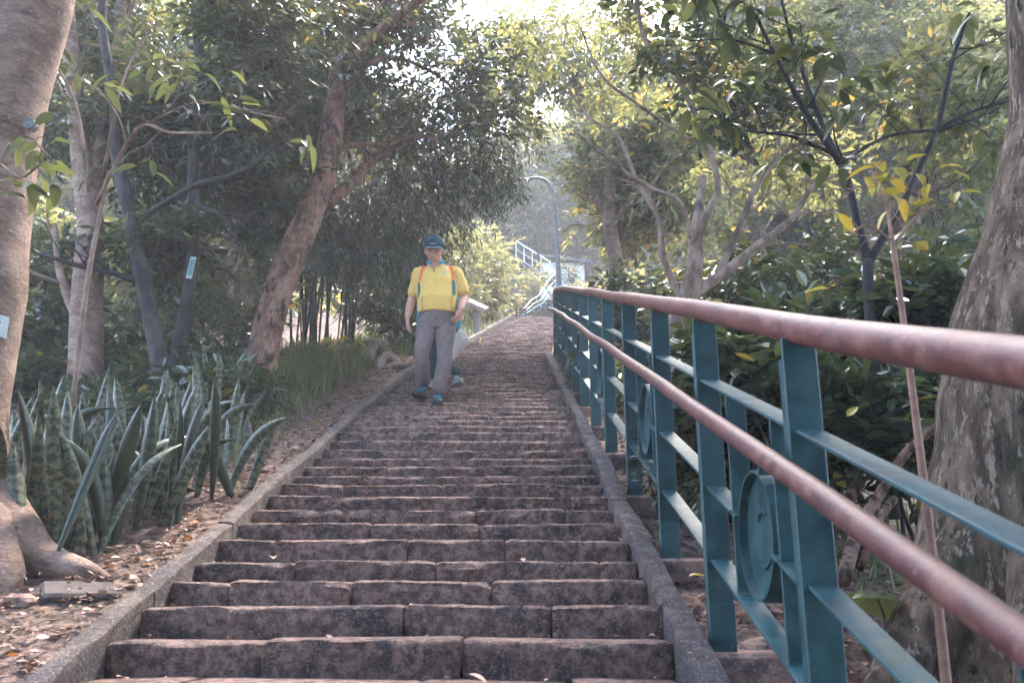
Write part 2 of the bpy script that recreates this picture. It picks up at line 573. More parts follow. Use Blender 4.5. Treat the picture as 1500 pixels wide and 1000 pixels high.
# ------------------------------------------------------------------ stairs
def stone_np(x0, x1, y, z, h, d, seed, seg=7):
    """a rough hewn block: nose at y, top at z"""
    prof = [(.006, -h - .05), (.0, -h * .75), (-.004, -h * .4), (.0, -.016), (.003, -.005), (.011, 0.0), (.06, .002), (d * .6, 0.0), (d, -.004), (d, -h - .05)]
    np_ = len(prof)
    V, F = [], []
    lean = random.uniform(-.006, .006)
    for i in range(seg + 1):
        t = i / seg
        e = .007 if i in (0, seg) else 0
        xx = lerp(x0, x1, t)
        if i == 1: xx = x0 + min(.02, (x1 - x0) / seg)
        if i == seg - 1: xx = x1 - min(.02, (x1 - x0) / seg)
        for k, (py, pz) in enumerate(prof):
            a = noise.noise((xx * 7 + seed, k * .7, seed * .3)); b = noise.noise((xx * 7, k * .9 + seed, 3.1))
            cx = noise.noise((xx * 2.3, seed, 7.7)) + .9 * noise.noise((xx * 19, k * .8, seed)) * (1 if k < 7 else 0)
            am = 1.0 if k < 7 else .5
            V.append((xx + (.004 * b if i not in (0, seg) else .006 * b), y + py + (e if k < 6 else 0) + .012 * a * am + .006 * cx, z + pz + .005 * b * am + lean * (t - .5) * 2 - (e * .8 if 3 <= k <= 8 else 0) + .004 * cx))
    for i in range(seg):
        for k in range(np_ - 1):
            a = i * np_ + k
            F.append((a, a + np_, a + np_ + 1, a + 1))
        F.append((i * np_ + np_ - 1, (i + 1) * np_ + np_ - 1, (i + 1) * np_, i * np_))
    F.append(tuple(range(np_))); F.append(tuple(reversed([seg * np_ + k for k in range(np_)])))
    return V, F


NOSE_PX = [937, 887, 850, 822, 790, 765, 745, 725, 708, 696, 682, 670, 658, 645, 631, 621.6, 614.5, 608, 601, 594]
STEP_Z = {}
STEP_Y = {}


def build_stairs():
    st = empty('stone_staircase', (0, Y0, S(Y0)), 'long flight of rough reddish granite steps climbing through the trees')
    st['kind'] = 'structure'
    top_y = YT + .01
    k = -7
    rest = MB(); nparts = 0
    prev_z = None
    while True:
        y = Y0 + k * T
        if y > top_y: break
        z = S(y)
        if 0 <= k < len(NOSE_PX):
            z = .85 * ray(600, NOSE_PX[k])[1] * y + .15 * S(y)
        STEP_Y[k] = y; STEP_Z[k] = z
        h = z - (prev_z if prev_z is not None else z - .088)
        prev_z = z
        xl, xr = pl(y), pr(y)
        x = xl + .002
        R = random.Random(k * 13 + 5)
        first = R.uniform(.22, .66)
        lens = [first]
        while sum(lens) < (xr - xl): lens.append(R.uniform(.42, .70))
        lens[-1] -= sum(lens) - (xr - xl)
        if lens[-1] < .14: lens[-2] += lens[-1]; lens.pop()
        yk = y + R.uniform(-.01, .01)
        for ln in lens:
            g = R.uniform(.003, .009)
            hz = R.uniform(-.005, .005)
            V, F = stone_np(x, x + ln - g, yk + R.uniform(-.012, .012), z + hz, h, T + .03, R.random() * 90, seg=14 if y < 6 else (9 if y < 9 else 5))
            x += ln
            if nparts < 300:
                add('stone_block', V, F, M['stone'], st, smooth='edges'); nparts += 1
            else:
                rest.raw(V, F)
        k += 1
    o = rest.build('upper_stone_blocks', M['stone'], st, smooth='edges'); o['kind'] = 'stuff'
    # bed of mortar under the stones
    V, F = [], []
    ys = np.arange(0.8, YT + .3, .25)
    for y in ys:
        y = float(y)
        for xx, dz in ((pl(y) - .01, -.0), (pr(y) + .01, 0.0)):
            V.append((xx, y, S(y) - .125))
    for j in range(len(ys) - 1):
        F.append((2 * j, 2 * j + 1, 2 * j + 3, 2 * j + 2))
    add('mortar_bed', V, F, M['bed'], st)
    # mortar gathered at the inner corner of each tread
    return st


stairs = build_stairs()


def build_kerbs():
    for side, y0, y1, w, lab in ((-1, .9, YT, .078, 'low sloping concrete kerb along the left edge of the steps'),
                                 (1, .9, YC - .15, .09, 'low sloping concrete kerb between the steps and the green railing')):
        k = empty('kerb', (pl(y0) if side < 0 else pr(y0), y0, S(y0)), lab, 'kerb')
        y = y0
        R = random.Random(3 + side)
        while y < y1 - .1:
            L = R.uniform(.62, .95)
            ye = min(y1, y + L)
            n = 8
            V, F = [], []
            yaw = R.uniform(-.008, .008)
            lift = R.uniform(-.006, .006)
            for i in range(n + 1):
                t = i / n
                yy = lerp(y + .004, ye - .004, t)
                e = .008 if i in (0, n) else 0
                x_in = (pl(yy) if side < 0 else pr(yy))
                zt = S(yy) + .05 + lift
                prof = [(0, -.35), (0.0, -.03), (.001, -.006), (.007, 0), (w * .5, .002), (w - .007, 0), (w - .001, -.007), (w, -.035), (w + .01, -.35)]
                for j, (a, b) in enumerate(prof):
                    nzv = noise.noise((yy * 5, j * .8 + side * 9, 2.0)); n2 = noise.noise((yy * 1.7, side, 4.0))
                    V.append((x_in + side * a + .005 * nzv + .010 * n2 + yaw * (t - .5) * 4, yy, zt + b - e + .007 * noise.noise((yy * 6, j * 1.3, side * 5.0)) + .012 * n2))
            m_ = len(prof)
            for i in range(n):
                for j in range(m_ - 1):
                    q = (i * m_ + j, i * m_ + j + 1, (i + 1) * m_ + j + 1, (i + 1) * m_ + j)
                    F.append(q if side > 0 else q[::-1])
            F.append(tuple(range(m_))); F.append(tuple(reversed([n * m_ + j for j in range(m_)])))
            add('kerb_stone', V, F, M['kerb'], k, smooth='edges')
            y = ye


build_kerbs()

# ------------------------------------------------------------------ railing
RX = .668


def build_railing():
    t = empty('green_railing', (RX, 2.0, S(2.0)), 'teal painted metal railing with two maroon pipes on the right of the steps', 'railing')
    ys = [-.0, 1.03, 2.0, 2.96, 3.84, 4.85, 5.93, 6.95, 7.95, 8.95, 9.9, 10.9, 11.9, 12.9]
    H = 1.107

    def top(y):
        return S(min(y, YC)) + H - (0 if y < 10 else (y - 10) ** 2 * .006)
    sl = Matrix.Rotation(atan(.354), 3, 'X')
    end = [(RX + .03, 13.25), (RX + .16, 13.6), (RX + .5, 13.85), (RX + 1.1, 14.0)]
    # pipes
    R = random.Random(4)
    pts = [(RX + .012 * noise.noise((y * .6, 0, 0)), y, top(y) + .012 * noise.noise((y * .8, 4, 0))) for y in np.arange(-.3, 13.1, .33)]
    pts += [(x, y, top(13.2)) for x, y in end]
    MB().tube(pts, .036, n=20, sub=2).build('top_pipe', M['rail'], t, smooth=True)
    lx = RX - .1
    pts = [(lx + .012 * noise.noise((y * .7, 9, 0)), y, S(y) + .80 + .012 * noise.noise((y * .9, 7, 0)) - (0 if y < 10 else (y - 10) ** 2 * .006)) for y in np.arange(-.3, 13.1, .33)]
    pts += [(x - .08, y, S(13.2) + .74) for x, y in end[:3]]
    MB().tube(pts, .0245, n=18, sub=2).build('lower_pipe', M['rail'], t, smooth=True)
    for i, y in enumerate(ys):
        zb = S(y) - .02
        zt = top(y) - .03
        m = MB().box((RX, y, (zb + zt) / 2), (.08, .012, zt - zb), bev=.002)
        add('post', m.v, m.f, M['teal'], t)
        m = MB().box((RX - .036, y + .0195, (zb + zt) / 2 - .02), (.008, .026, zt - zb - .05), bev=.0015)
        add('post_flange', m.v, m.f, M['teal'], t)
        m = MB().box((RX, y + .004, zb + .075), (.084, .03, .15), bev=.003)
        add('post_sleeve', m.v, m.f, M['teal'], t)
        # bracket to the lower pipe
        m = MB().box((RX - .078, y - .001, S(y) + .775), (.075, .008, .03), bev=.001)
        m.tube([(lx + .0, y, S(y) + .76), (lx, y, S(y) + .785)], .008, n=6)
        add('pipe_bracket', m.v, m.f, M['teal'], t)
        # footing
        m = MB()
        fz = S(y) - .018
        m.box((RX + .055, y + .05, fz - .19), (.27, .30, .38), bev=.012)
        V = [(a + .012 * noise.noise((a * 9, b * 9, c * 9)), b + .012 * noise.noise((a * 9, b * 9, c * 9 + 5)), c + .01 * noise.noise((a * 8, b * 8, 3))) for a, b, c in m.v]
        add('concrete_footing', V, m.f, M['footing'], t)
    # bars between posts
    for i in range(len(ys) - 1):
        a, b = ys[i], ys[i + 1]
        ringbay = (i % 2 == 0)
        yc = (a + b) / 2 - .05
        L = b - a

        def bar(y0, y1, h, wd=.062, th=.009, nm='crossbar'):
            z0, z1 = S(y0) + h, S(y1) + h
            ln = sqrt((y1 - y0) ** 2 + (z1 - z0) ** 2)
            m = MB().box(((RX + .004), (y0 + y1) / 2, (z0 + z1) / 2), (wd, ln, th), rot=Matrix.Rotation(math.atan2(z1 - z0, y1 - y0), 3, 'X'), bev=.0015)
            add(nm, m.v, m.f, M['teal'], t)
        bar(a + .008, b - .008, .86)
        bar(a + .008, b - .008, .265)
        if not ringbay:
            bar(a + .008, b - .008, .52)
        else:
            rr = .172
            bar(a + .008, yc - .225, .50); bar(yc + .225, b - .008, .50)
            bar(yc - .215, yc - rr + .002, .50); bar(yc + rr - .002, yc + .215, .50)
            for q in (yc - .22, yc + .22):
                z0, z1 = S(q) + .272, S(q) + .853
                m = MB().box((RX + .01, q, (z0 + z1) / 2), (.06, .009, z1 - z0), bev=.0015)
                add('upright', m.v, m.f, M['teal'], t)
            # ring with dished plate
            zc = S(yc) + .50
            V, F = [], []
            n = 40
            prof = [(.172, -.030), (.176, .030), (.166, .030), (.162, .004), (.10, .002), (.0, .0), (.0, -.004), (.10, -.004), (.162, -.006), (.165, -.030)]
            for j in range(n):
                an = 2 * pi * j / n
                for r_, w_ in prof:
                    V.append((RX + .012 + w_, yc + r_ * cos(an), zc + r_ * sin(an)))
            q = len(prof)
            for j in range(n):
                j2 = (j + 1) % n
                for k in range(q):
                    k2 = (k + 1) % q
                    F.append((j * q + k, j * q + k2, j2 * q + k2, j2 * q + k))
            ring = add('round_medallion', V, F, M['teal'], t)
            # cast relief on the plate: curved leaf strokes
            m = MB()
            for s0, s1, rr_, ox in ((215, 300, .085, 0), (40, 120, .06, .0)):
                pp = [(RX + .006, yc + rr_ * cos(radians(lerp(s0, s1, u / 8))), zc + rr_ * sin(radians(lerp(s0, s1, u / 8)))) for u in range(9)]
                m.tube(pp, [.002, .003, .004, .005, .005, .005, .004, .003, .002], n=6)
            m.build('cast_relief', M['teal'], ring, smooth=True)
    return t


build_railing()


# ------------------------------------------------------------------ trees
def place_var():
    pass


def tree(label, trunk_spec, bark, limbs=(), crown=None, group=None, name='tree', rough=.10, nseg=18, extra=None, seed=3, branches=8, blen=1.0, sub=4, world=None):
    pts, rad = world if world else px_path(trunk_spec)
    t = empty(name, pts[0], label, 'tree', group)
    mb = MB(); mb.tube(pts, rad, n=nseg, rough=rough, seed=seed, sub=sub)
    if extra: extra(mb)
    mb.build('trunk', M[bark], t, smooth=True)
    for li, sp in enumerate(limbs):
        p2, r2 = px_path(sp)
        m2 = MB(); m2.tube(p2, r2, n=10, rough=rough, seed=seed + li, sub=4)
        if branches:
            grow(m2, p2, r2, branches, blen, seed * 7 + li, levels=2)
        m2.build('branch', M[bark], t, smooth=True)
    if crown:
        for (style, n, blobs, kw) in crown:
            foliage('crown', blobs, n, style, t, seed=seed * 11 + n, **kw)
    return t


def PB(px, py, Y, rpx, rpy=None, ry=None):
    """blob from pixels"""
    p = P(px, py, Y); s = Y / 1240.0
    rpy = rpy or rpx
    return (p[0], p[1], p[2], rpx * s, ry or rpx * s, rpy * s)


# -- big pale tree at the left edge
def left_root(mb):
    mb.tube([P(-30, 700, 3.75), P(20, 795, 3.7), P(70, 825, 3.66), P(125, 838, 3.62), P(165, 850, 3.6)], [.11, .12, .075, .045, .012], n=14, rough=.12, seed=8, sub=4)
    mb.tube([P(-30, 740, 3.7), P(0, 850, 3.5), P(-10, 900, 3.4)], [.11, .09, .02], n=12, rough=.12, seed=12, sub=4)



t = tree('thick pale trunk at the left edge with a root running toward the steps',
         [(-52, 905, 3.75, 74), (-48, 820, 3.75, 66), (-50, 720, 3.75, 60), (-52, 620, 3.75, 58), (-42, 520, 3.75, 60), (-27, 430, 3.75, 63), (-22, 330, 3.75, 62), (-6, 230, 3.75, 58), (22, 120, 3.75, 56), (55, 0, 3.75, 54), (85, -130, 3.75, 50)],
         'bark_pale', extra=left_root, seed=5, nseg=28, rough=.07, sub=6,
         limbs=[[(-10, 260, 3.75, 34), (-10, 150, 3.8, 30), (-22, 40, 3.85, 28), (-60, -90, 3.9, 24)]], branches=0)
p = P(-6, 473, 3.54); 
tg = empty('tree_tag', p, 'small green and white tag wrapped round the thick trunk at left edge', 'tag')


def patch(name, parent, c, r, a0, a1, z0, z1, mat, n=8):
    V, F = [], []
    for i in range(n + 1):
        a = lerp(a0, a1, i / n)
        V += [(c[0] + r * cos(a), c[1] + r * sin(a), z0), (c[0] + r * cos(a), c[1] + r * sin(a), z1), (c[0] + (r - .004) * cos(a), c[1] + (r - .004) * sin(a), z1), (c[0] + (r - .004) * cos(a), c[1] + (r - .004) * sin(a), z0)]
    for i in range(n):
        for k in range(4):
            k2 = (k + 1) % 4
            F.append((i * 4 + k, i * 4 + k2, (i + 1) * 4 + k2, (i + 1) * 4 + k))
    F.append((0, 1, 2, 3)); F.append((n * 4 + 3, n * 4 + 2, n * 4 + 1, n * 4))
    return add(name, V, F, mat, parent, smooth=False)


M['galv'] = noise_mat('lamp_steel', [(.09, .095, .10), (.125, .13, .135), (.17, .175, .18)], scale=20, rough=.6, bump=.1, metal=.2)
M['tagwhite'] = noise_mat('tag_white', [(.28, .32, .32), (.36, .40, .40)], rough=.4, bump=0)
M['taggreen'] = noise_mat('tag_green', [(.06, .16, .15), (.09, .22, .2)], scale=30, rough=.4, bump=0)
c = P(-36, 473, 3.75); zz = P(0, 473, 3.6)[2]
patch('plate', tg, c, .200, radians(-112), radians(-20), zz - .045, zz + .05, M['tagwhite'])
patch('printed_panel', tg, c, .203, radians(-80), radians(-50), zz - .036, zz + .041, M['taggreen'], n=4)
for q in (-.012, .004, .018):
    patch('print_line', tg, c, .2045, radians(-72), radians(-58), zz + q - .002, zz + q + .003, M['tagwhite'], n=3)
patch('print_line', tg, c, .203, radians(-36), radians(-31), zz + .01, zz + .022, M['taggreen'], n=2)
p = P(42, 181, 3.625)
rt = empty('round_tag', p, 'small round grey blue disc nailed high on the thick left trunk', 'tag')
m = MB(); m.tube([p + np.array((0, .035, 0)), p + np.array((.002, -.006, 0))], [.026, .026], n=18)
m.build('disc', M['galv'], rt)
m = MB(); m.tube([p + np.array((0, -.004, 0)), p + np.array((.002, -.009, 0))], [.015, .015], n=18)
m.build('disc_centre', M['galv'], rt)

# -- slim pale trunk
tree('straight slender pale trunk rising behind the snake plants at left',
     [(122, 640, 7.6, 26), (125, 540, 7.6, 24), (128, 440, 7.6, 23), (132, 330, 7.6, 20), (120, 240, 7.6, 15), (108, 120, 7.6, 13), (92, -30, 7.6, 12)], 'bark_pale', seed=9,
     limbs=[[(130, 330, 7.6, 14), (148, 200, 7.7, 11), (172, 90, 7.8, 10), (178, -30, 7.9, 9)], [(110, 460, 7.6, 8), (88, 400, 7.6, 6), (80, 330, 7.6, 4)]], branches=4,
     crown=[('fine', 600, [PB(170, 20, 8.2, 130, 80, .8), PB(60, 180, 8.4, 60, 100, .6)], {})])
# -- dark forked trunks
tree('thin blackish trunk with a crooked branch, left one of the dark pair',
     [(248, 610, 7.2, 13), (232, 520, 7.2, 13), (212, 420, 7.2, 12), (190, 310, 7.2, 11), (172, 230, 7.2, 10), (168, 150, 7.2, 8), (150, 40, 7.2, 7), (152, -60, 7.2, 6)], 'bark_dark', seed=12,
     limbs=[[(200, 325, 7.2, 6), (240, 298, 7.1, 5), (290, 270, 7.0, 5), (350, 252, 6.9, 4), (410, 210, 6.9, 3), (455, 170, 6.8, 2)],
            [(206, 415, 7.2, 5), (160, 398, 7.1, 4), (120, 390, 7.1, 4), (60, 372, 7.0, 3)]], branches=6, blen=.6,
     crown=[('fine', 1000, [PB(235, 190, 8.0, 110, 110, .7)], {}), ('fine', 220, [PB(240, 370, 7.6, 60, 40, .4)], {})])
t = tree('thin blackish trunk carrying a pale strip tag, right one of the dark pair',
     [(252, 610, 7.4, 12), (262, 520, 7.4, 11), (276, 430, 7.4, 10), (284, 340, 7.4, 10), (284, 230, 7.4, 9), (297, 130, 7.4, 9), (288, 40, 7.4, 8), (286, -60, 7.4, 7)], 'bark_dark', seed=14,
     limbs=[[(296, 125, 7.4, 6), (325, 106, 7.2, 5), (372, 108, 7.1, 4), (400, 95, 7.0, 3)],
            [(285, 300, 7.4, 5), (330, 320, 7.2, 3), (350, 360, 7.1, 2)]], branches=7, blen=.7,
     crown=[('fine', 850, [PB(375, 120, 7.5, 100, 120, .8), PB(385, 270, 8.3, 55, 90, .6)], {}), ('fine', 200, [PB(350, 10, 7.0, 180, 45, .8)], {})])
p = P(280, 392, 7.29)
st = empty('strip_tag', p, 'narrow pale strip tied to the right dark trunk', 'tag')
MB().box(p + np.array((.0, -.0, 0)), (.05, .012, .2), rot=Matrix.Rotation(.12, 3, 'Y'), bev=.003).build('strip', M['tagwhite'], st)
MB().box(p + np.array((.003, -.009, -.0)), (.036, .004, .15), rot=Matrix.Rotation(.12, 3, 'Y')).build('printed_panel', M['taggreen'], st)

# -- leaning red trunk
def lean_scar(mb):
    pass


tree('stout reddish trunk leaning right over the kerb beside the grass',
     [(384, 640, 8.0, 32), (380, 580, 8.0, 24), (386, 520, 8.0, 22), (400, 450, 8.0, 22), (425, 380, 8.05, 22), (455, 310, 8.1, 21), (478, 240, 8.2, 19), (488, 170, 8.3, 17), (498, 90, 8.4, 15), (512, 0, 8.5, 16), (520, -80, 8.6, 14)],
     'bark_red', seed=21, rough=.12, nseg=22,
     limbs=[[(500, 110, 8.4, 9), (545, 55, 8.0, 8), (600, 12, 7.8, 7), (680, -50, 7.7, 6)],
            [(505, 80, 8.4, 6), (555, 15, 8.1, 5), (590, -30, 8.0, 4)],
            [(480, 300, 8.2, 9), (520, 262, 8.6, 8), (555, 225, 9.2, 7), (600, 210, 9.8, 4)],
            [(490, 215, 8.3, 5), (560, 210, 8.6, 4), (620, 200, 9.0, 3), (680, 230, 9.4, 2)],
            [(495, 140, 8.3, 4), (560, 85, 8.4, 3.5), (640, 110, 8.8, 3), (700, 170, 9.2, 2)]], branches=8, blen=.9,
     crown=[('fine', 1250, [PB(560, 100, 8.9, 150, 110, 1.2), PB(690, 110, 9.6, 130, 120, 1.2), PB(640, 200, 10.2, 160, 70, 1.0)], {}),
            ('fine', 900, [PB(440, 120, 9.2, 90, 110, .6), PB(540, 30, 8.6, 60, 60, .5)], {}),
            ('droop', 1100, [PB(600, 270, 10.6, 130, 70, .9), PB(705, 230, 10.8, 60, 60, .7), PB(520, 330, 11, 90, 80, .8)], {})])
# -- brown trunk behind
tree('short thick brown trunk standing behind the leaning reddish trunk',
     [(352, 560, 10.5, 26), (354, 470, 10.5, 22), (356, 400, 10.5, 21), (352, 320, 10.5, 20), (345, 200, 10.5, 16), (340, 60, 10.5, 14)], 'bark_mid', seed=25,
     limbs=[[(350, 340, 10.5, 9), (380, 270, 10.6, 8), (410, 180, 10.8, 6)]], branches=5,
     crown=[('light', 700, [PB(330, 120, 11, 170, 150, 1.4)], {}), ('fine', 450, [PB(400, 330, 11, 120, 80, .8)], {})])
# -- bamboo clump
bm = empty('bamboo_clump', P(480, 505, 13.2), 'clump of thin dark bamboo canes behind the grass left of the steps', 'bamboo')
R = random.Random(2)
for i in range(26):
    px = R.uniform(425, 520); Y = R.uniform(12.5, 14.2)
    b = P(px, 505, Y); b[2] = G(b[0], Y) - .05
    topx = px + R.uniform(-25, 35)
    tp = P(topx, R.uniform(180, 300), Y + R.uniform(-.4, .4))
    mid = (b + tp) / 2 + np.array((R.uniform(-.06, .06), 0, 0))
    m = MB(); m.tube([b, mid, tp], [R.uniform(.012, .03), .017, .006], n=7, sub=5)
    m.build('cane', M['bark_dark'], bm, smooth=True)
foliage('bamboo_leaves', [PB(500, 320, 13, 110, 80, .9), PB(590, 330, 12.6, 90, 90, .7), PB(650, 260, 12.4, 90, 60, .6)], 1500, 'droop', bm, seed=77)

# -- right side: many stemmed tree
def mt(mb):
    pass


tree('many stemmed tree with twisting limbs behind the railing at right',
     [(968, 560, 7.2, 19.2), (985, 500, 7.2, 16.3), (1000, 455, 7.2, 16.3), (1012, 420, 7.2, 15.5), (1020, 370, 7.2, 11.1), (1022, 320, 7.3, 8.1), (1030, 260, 7.5, 5.2)], 'bark_mid', seed=31, rough=.16,
     limbs=[[(1016, 360, 7.2, 6.7), (1040, 305, 7.1, 5.9), (1052, 275, 7.1, 5.2), (1038, 215, 7.1, 5.2), (1010, 150, 7.1, 4.4), (990, 110, 7.1, 4.1), (945, 60, 7.1, 3.7), (930, -20, 7.1, 3.0)],
            [(1000, 440, 7.2, 6.7), (972, 380, 7.2, 5.2), (965, 320, 7.2, 4.4), (935, 270, 7.2, 3.7), (905, 200, 7.2, 3.0), (860, 170, 7.2, 2.2), (820, 110, 7.1, 1.5)],
            [(1012, 350, 7.1, 4.4), (995, 295, 7.0, 3.7), (950, 275, 6.9, 3.0), (900, 240, 6.9, 2.6), (840, 190, 6.8, 1.9)],
            [(1010, 435, 7.2, 8.9), (1060, 400, 7.2, 8.1), (1110, 360, 7.1, 6.7), (1160, 320, 7.1, 5.2), (1190, 275, 7.1, 3.7), (1240, 250, 7.1, 2.2)],
            [(1050, 405, 7.2, 5.9), (1085, 330, 7.3, 5.2), (1110, 270, 7.4, 4.4), (1160, 215, 7.5, 3.7), (1220, 210, 7.5, 2.2)],
            [(1035, 220, 7.1, 3.0), (980, 185, 7.0, 2.6), (930, 150, 6.9, 2.2), (880, 110, 6.9, 1.9), (850, 40, 6.9, 1.5)]], branches=7, blen=.8,
     crown=[('broad', 260, [PB(950, 110, 7.6, 150, 120, 1.0), PB(1130, 160, 7.8, 120, 100, .8)], dict(yellow=.05)), ('light', 620, [PB(870, 60, 8.2, 170, 90, 1.0), PB(1020, 60, 8.2, 150, 100, 1.0), PB(1120, 220, 9.0, 120, 90, 1.0)], dict(yellow=.04, lscale=.55))])
# -- pale straight trunk further up
tree('smooth pale trunk standing upright just past the lamp side of the railing',
     [(914, 500, 12.5, 14), (908, 430, 12.5, 12), (900, 370, 12.5, 11), (893, 325, 12.5, 11), (895, 250, 12.6, 8), (905, 150, 12.8, 6)], 'bark_pale', seed=35,
     limbs=[[(895, 330, 12.5, 6), (860, 260, 12.6, 4), (830, 200, 12.8, 3)], [(896, 330, 12.5, 6), (940, 270, 12.7, 4), (980, 220, 12.9, 3)]], branches=5,
     crown=[('light', 1100, [PB(935, 240, 13, 100, 110, 1.3), PB(970, 320, 13.5, 90, 80, .9)], dict(yellow=.08)), ('light', 1500, [PB(850, 60, 14, 150, 100, 1.3), PB(930, 120, 14.5, 120, 100, 1.2), PB(780, 110, 15, 90, 90, 1.2)], dict(yellow=.04, lscale=.75))])
# -- big tree at right edge
def right_root(mb):
    mb.tube([P(1420, 820, 3.1), P(1370, 930, 3.0), P(1300, 1010, 2.85), P(1250, 1060, 2.8)], [.16, .14, .07, .02], n=12, rough=.2, seed=3, sub=4)
    mb.tube([P(1560, 800, 2.9), P(1560, 950, 2.7), P(1520, 1080, 2.5)], [.18, .16, .06], n=12, rough=.2, seed=5, sub=4)


tree('massive mottled trunk filling the right edge behind the railing',
     [(1480, 1110, 3.15, 215), (1495, 1000, 3.15, 175), (1502, 900, 3.15, 152), (1506, 780, 3.15, 140), (1512, 650, 3.15, 130), (1520, 520, 3.15, 120), (1533, 400, 3.15, 105), (1550, 280, 3.15, 90), (1556, 180, 3.15, 76), (1545, 80, 3.15, 66), (1530, -20, 3.15, 58), (1515, -140, 3.15, 50)],
     'bark_grey', extra=right_root, seed=41, nseg=40, rough=.10, sub=6)


# -- saplings with big separate leaves
def big_leaf_mesh(name, L, W, mat, seed, curl=.25, nseg=6, lobes=0):
    """folded, curved leaf with a pointed tip, drooping along its length, as a thin closed sheet"""
    R = random.Random(seed)
    V, F = [], []
    cols = (-1, -.5, 0, .5, 1)
    for i in range(nseg + 1):
        t = i / nseg
        w_ = W * .5 * (sin(pi * min(1, t ** .8)) ** .8 if 0 < t < 1 else 0.02)
        for s in cols:
            V.append((t * L, s * w_, abs(s) * w_ * .35 - curl * L * t * t + .01 * L * noise.noise((t * 5, s * 2, seed))))
    k = len(cols)
    for i in range(nseg):
        for j in range(k - 1):
            F.append((i * k + j, (i + 1) * k + j, (i + 1) * k + j + 1, i * k + j + 1))
    me = mesh_np(name, V, F, mat, smooth=True, attrs={'var': ('FACE', np.full(len(F), R.uniform(.1, .9)))})
    return me


def orient(d, up=(0, 0, 1), roll=0):
    d = Vector([float(v) for v in d]).normalized()
    u = Vector(up); y = u.cross(d)
    if y.length < .01: y = Vector((0, 1, 0))
    y.normalize(); z = d.cross(y)
    m = Matrix((d, y, z)).transposed()
    return (m @ Matrix.Rotation(roll, 3, 'X')).to_euler()


def sapling(label, trunk, limbs, bark, leafmat, nleaf, L, seed, name='sapling', W=.4, meshes=None, cl=6, twig=.3):
    pts, rad = px_path(trunk)
    t = empty(name, pts[0], label, 'tree' if name == 'sapling' else 'plant')
    MB().tube(pts, rad, n=8, rough=.08, sub=5).build('trunk' if name == 'sapling' else 'stem', M[bark], t, smooth=True)
    R = random.Random(seed)
    lm = meshes or [big_leaf_mesh('leaf', L * R.uniform(.7, 1.2), L * W * R.uniform(.8, 1.15), M[leafmat], seed + i, R.uniform(.05, .4)) for i in range(8)]
    spots = []
    for li, sp in enumerate(limbs):
        p2, r2 = px_path(sp)
        m2 = MB(); m2.tube(p2, r2, n=7, rough=.08, sub=4)
        e = []
        grow(m2, p2, r2, 5, twig * 2.2, seed * 5 + li, levels=2, ends=e, t0=.3)
        m2.build('branch', M[bark], t, smooth=True)
        spots += e + [p2[-1]]
    R.shuffle(spots)
    n = 0
    while n < nleaf and spots:
        for s in spots:
            if n >= nleaf: break
            for k in range(R.randint(3, cl)):
                me = lm[R.randrange(len(lm))]
                o = bpy.data.objects.new('leaf', me)
                a = R.uniform(0, 2 * pi)
                d = (cos(a), sin(a), R.uniform(-.9, .15))
                o.location = Vector([float(v) for v in s]) - t.location + Vector((R.gauss(0, .035), R.gauss(0, .035), R.gauss(0, .03)))
                o.rotation_euler = orient(d, roll=R.uniform(-.5, .5))
                link(o, t); n += 1
                if n >= nleaf: break
        spots = [s + np.array((R.gauss(0, .1), R.gauss(0, .1), R.gauss(0, .1))) for s in spots]
    return t


sapling('dark forked sapling with broad leaves behind the railing, left of the massive trunk',
        [(1310, 760, 4.4, 10), (1296, 640, 4.4, 9), (1284, 540, 4.4, 9), (1273, 440, 4.4, 9), (1271, 380, 4.4, 8)],
        [[(1271, 382, 4.4, 7), (1255, 320, 4.4, 6), (1236, 250, 4.4, 5.5), (1190, 180, 4.3, 5), (1150, 110, 4.2, 4), (1105, 20, 4.1, 3)],
         [(1236, 250, 4.4, 5), (1195, 160, 4.4, 4), (1160, 60, 4.4, 3), (1140, -20, 4.4, 2.5)],
         [(1272, 384, 4.4, 7), (1310, 320, 4.4, 6), (1350, 240, 4.4, 5), (1375, 180, 4.4, 4.5), (1395, 90, 4.4, 4), (1420, 20, 4.4, 3)],
         [(1368, 195, 4.4, 4), (1420, 165, 4.4, 3), (1490, 145, 4.4, 2.5)],
         [(1370, 190, 4.4, 3), (1300, 200, 4.3, 2.5), (1230, 240, 4.2, 2)],
         [(1230, 230, 4.4, 3), (1160, 200, 4.3, 2.5), (1090, 190, 4.2, 2), (1040, 160, 4.1, 1.5)],
         [(1160, 90, 4.2, 3), (1080, 60, 4.1, 2), (1010, 60, 4.0, 1.5)]],
        'bark_dark', 'broad', 240, .145, 51, cl=6)
sapling('tall thin reddish stem with a spray of yellow leaves in front of the massive trunk',
        [(1392, 1060, 2.45, 8), (1378, 920, 2.45, 7), (1362, 780, 2.5, 6.5), (1345, 640, 2.5, 6), (1325, 480, 2.5, 5), (1306, 345, 2.5, 4)],
        [[(1306, 350, 2.5, 3), (1298, 300, 2.5, 2.5), (1275, 250, 2.5, 2)], [(1308, 360, 2.5, 3), (1340, 320, 2.5, 2), (1370, 300, 2.5, 1.5)], [(1306, 352, 2.5, 2), (1270, 330, 2.45, 1.5), (1245, 345, 2.45, 1.5)]],
        'stem_tan', 'yellow', 26, .075, 52, name='yellow_leaf_plant', W=.5, cl=4, twig=.07)
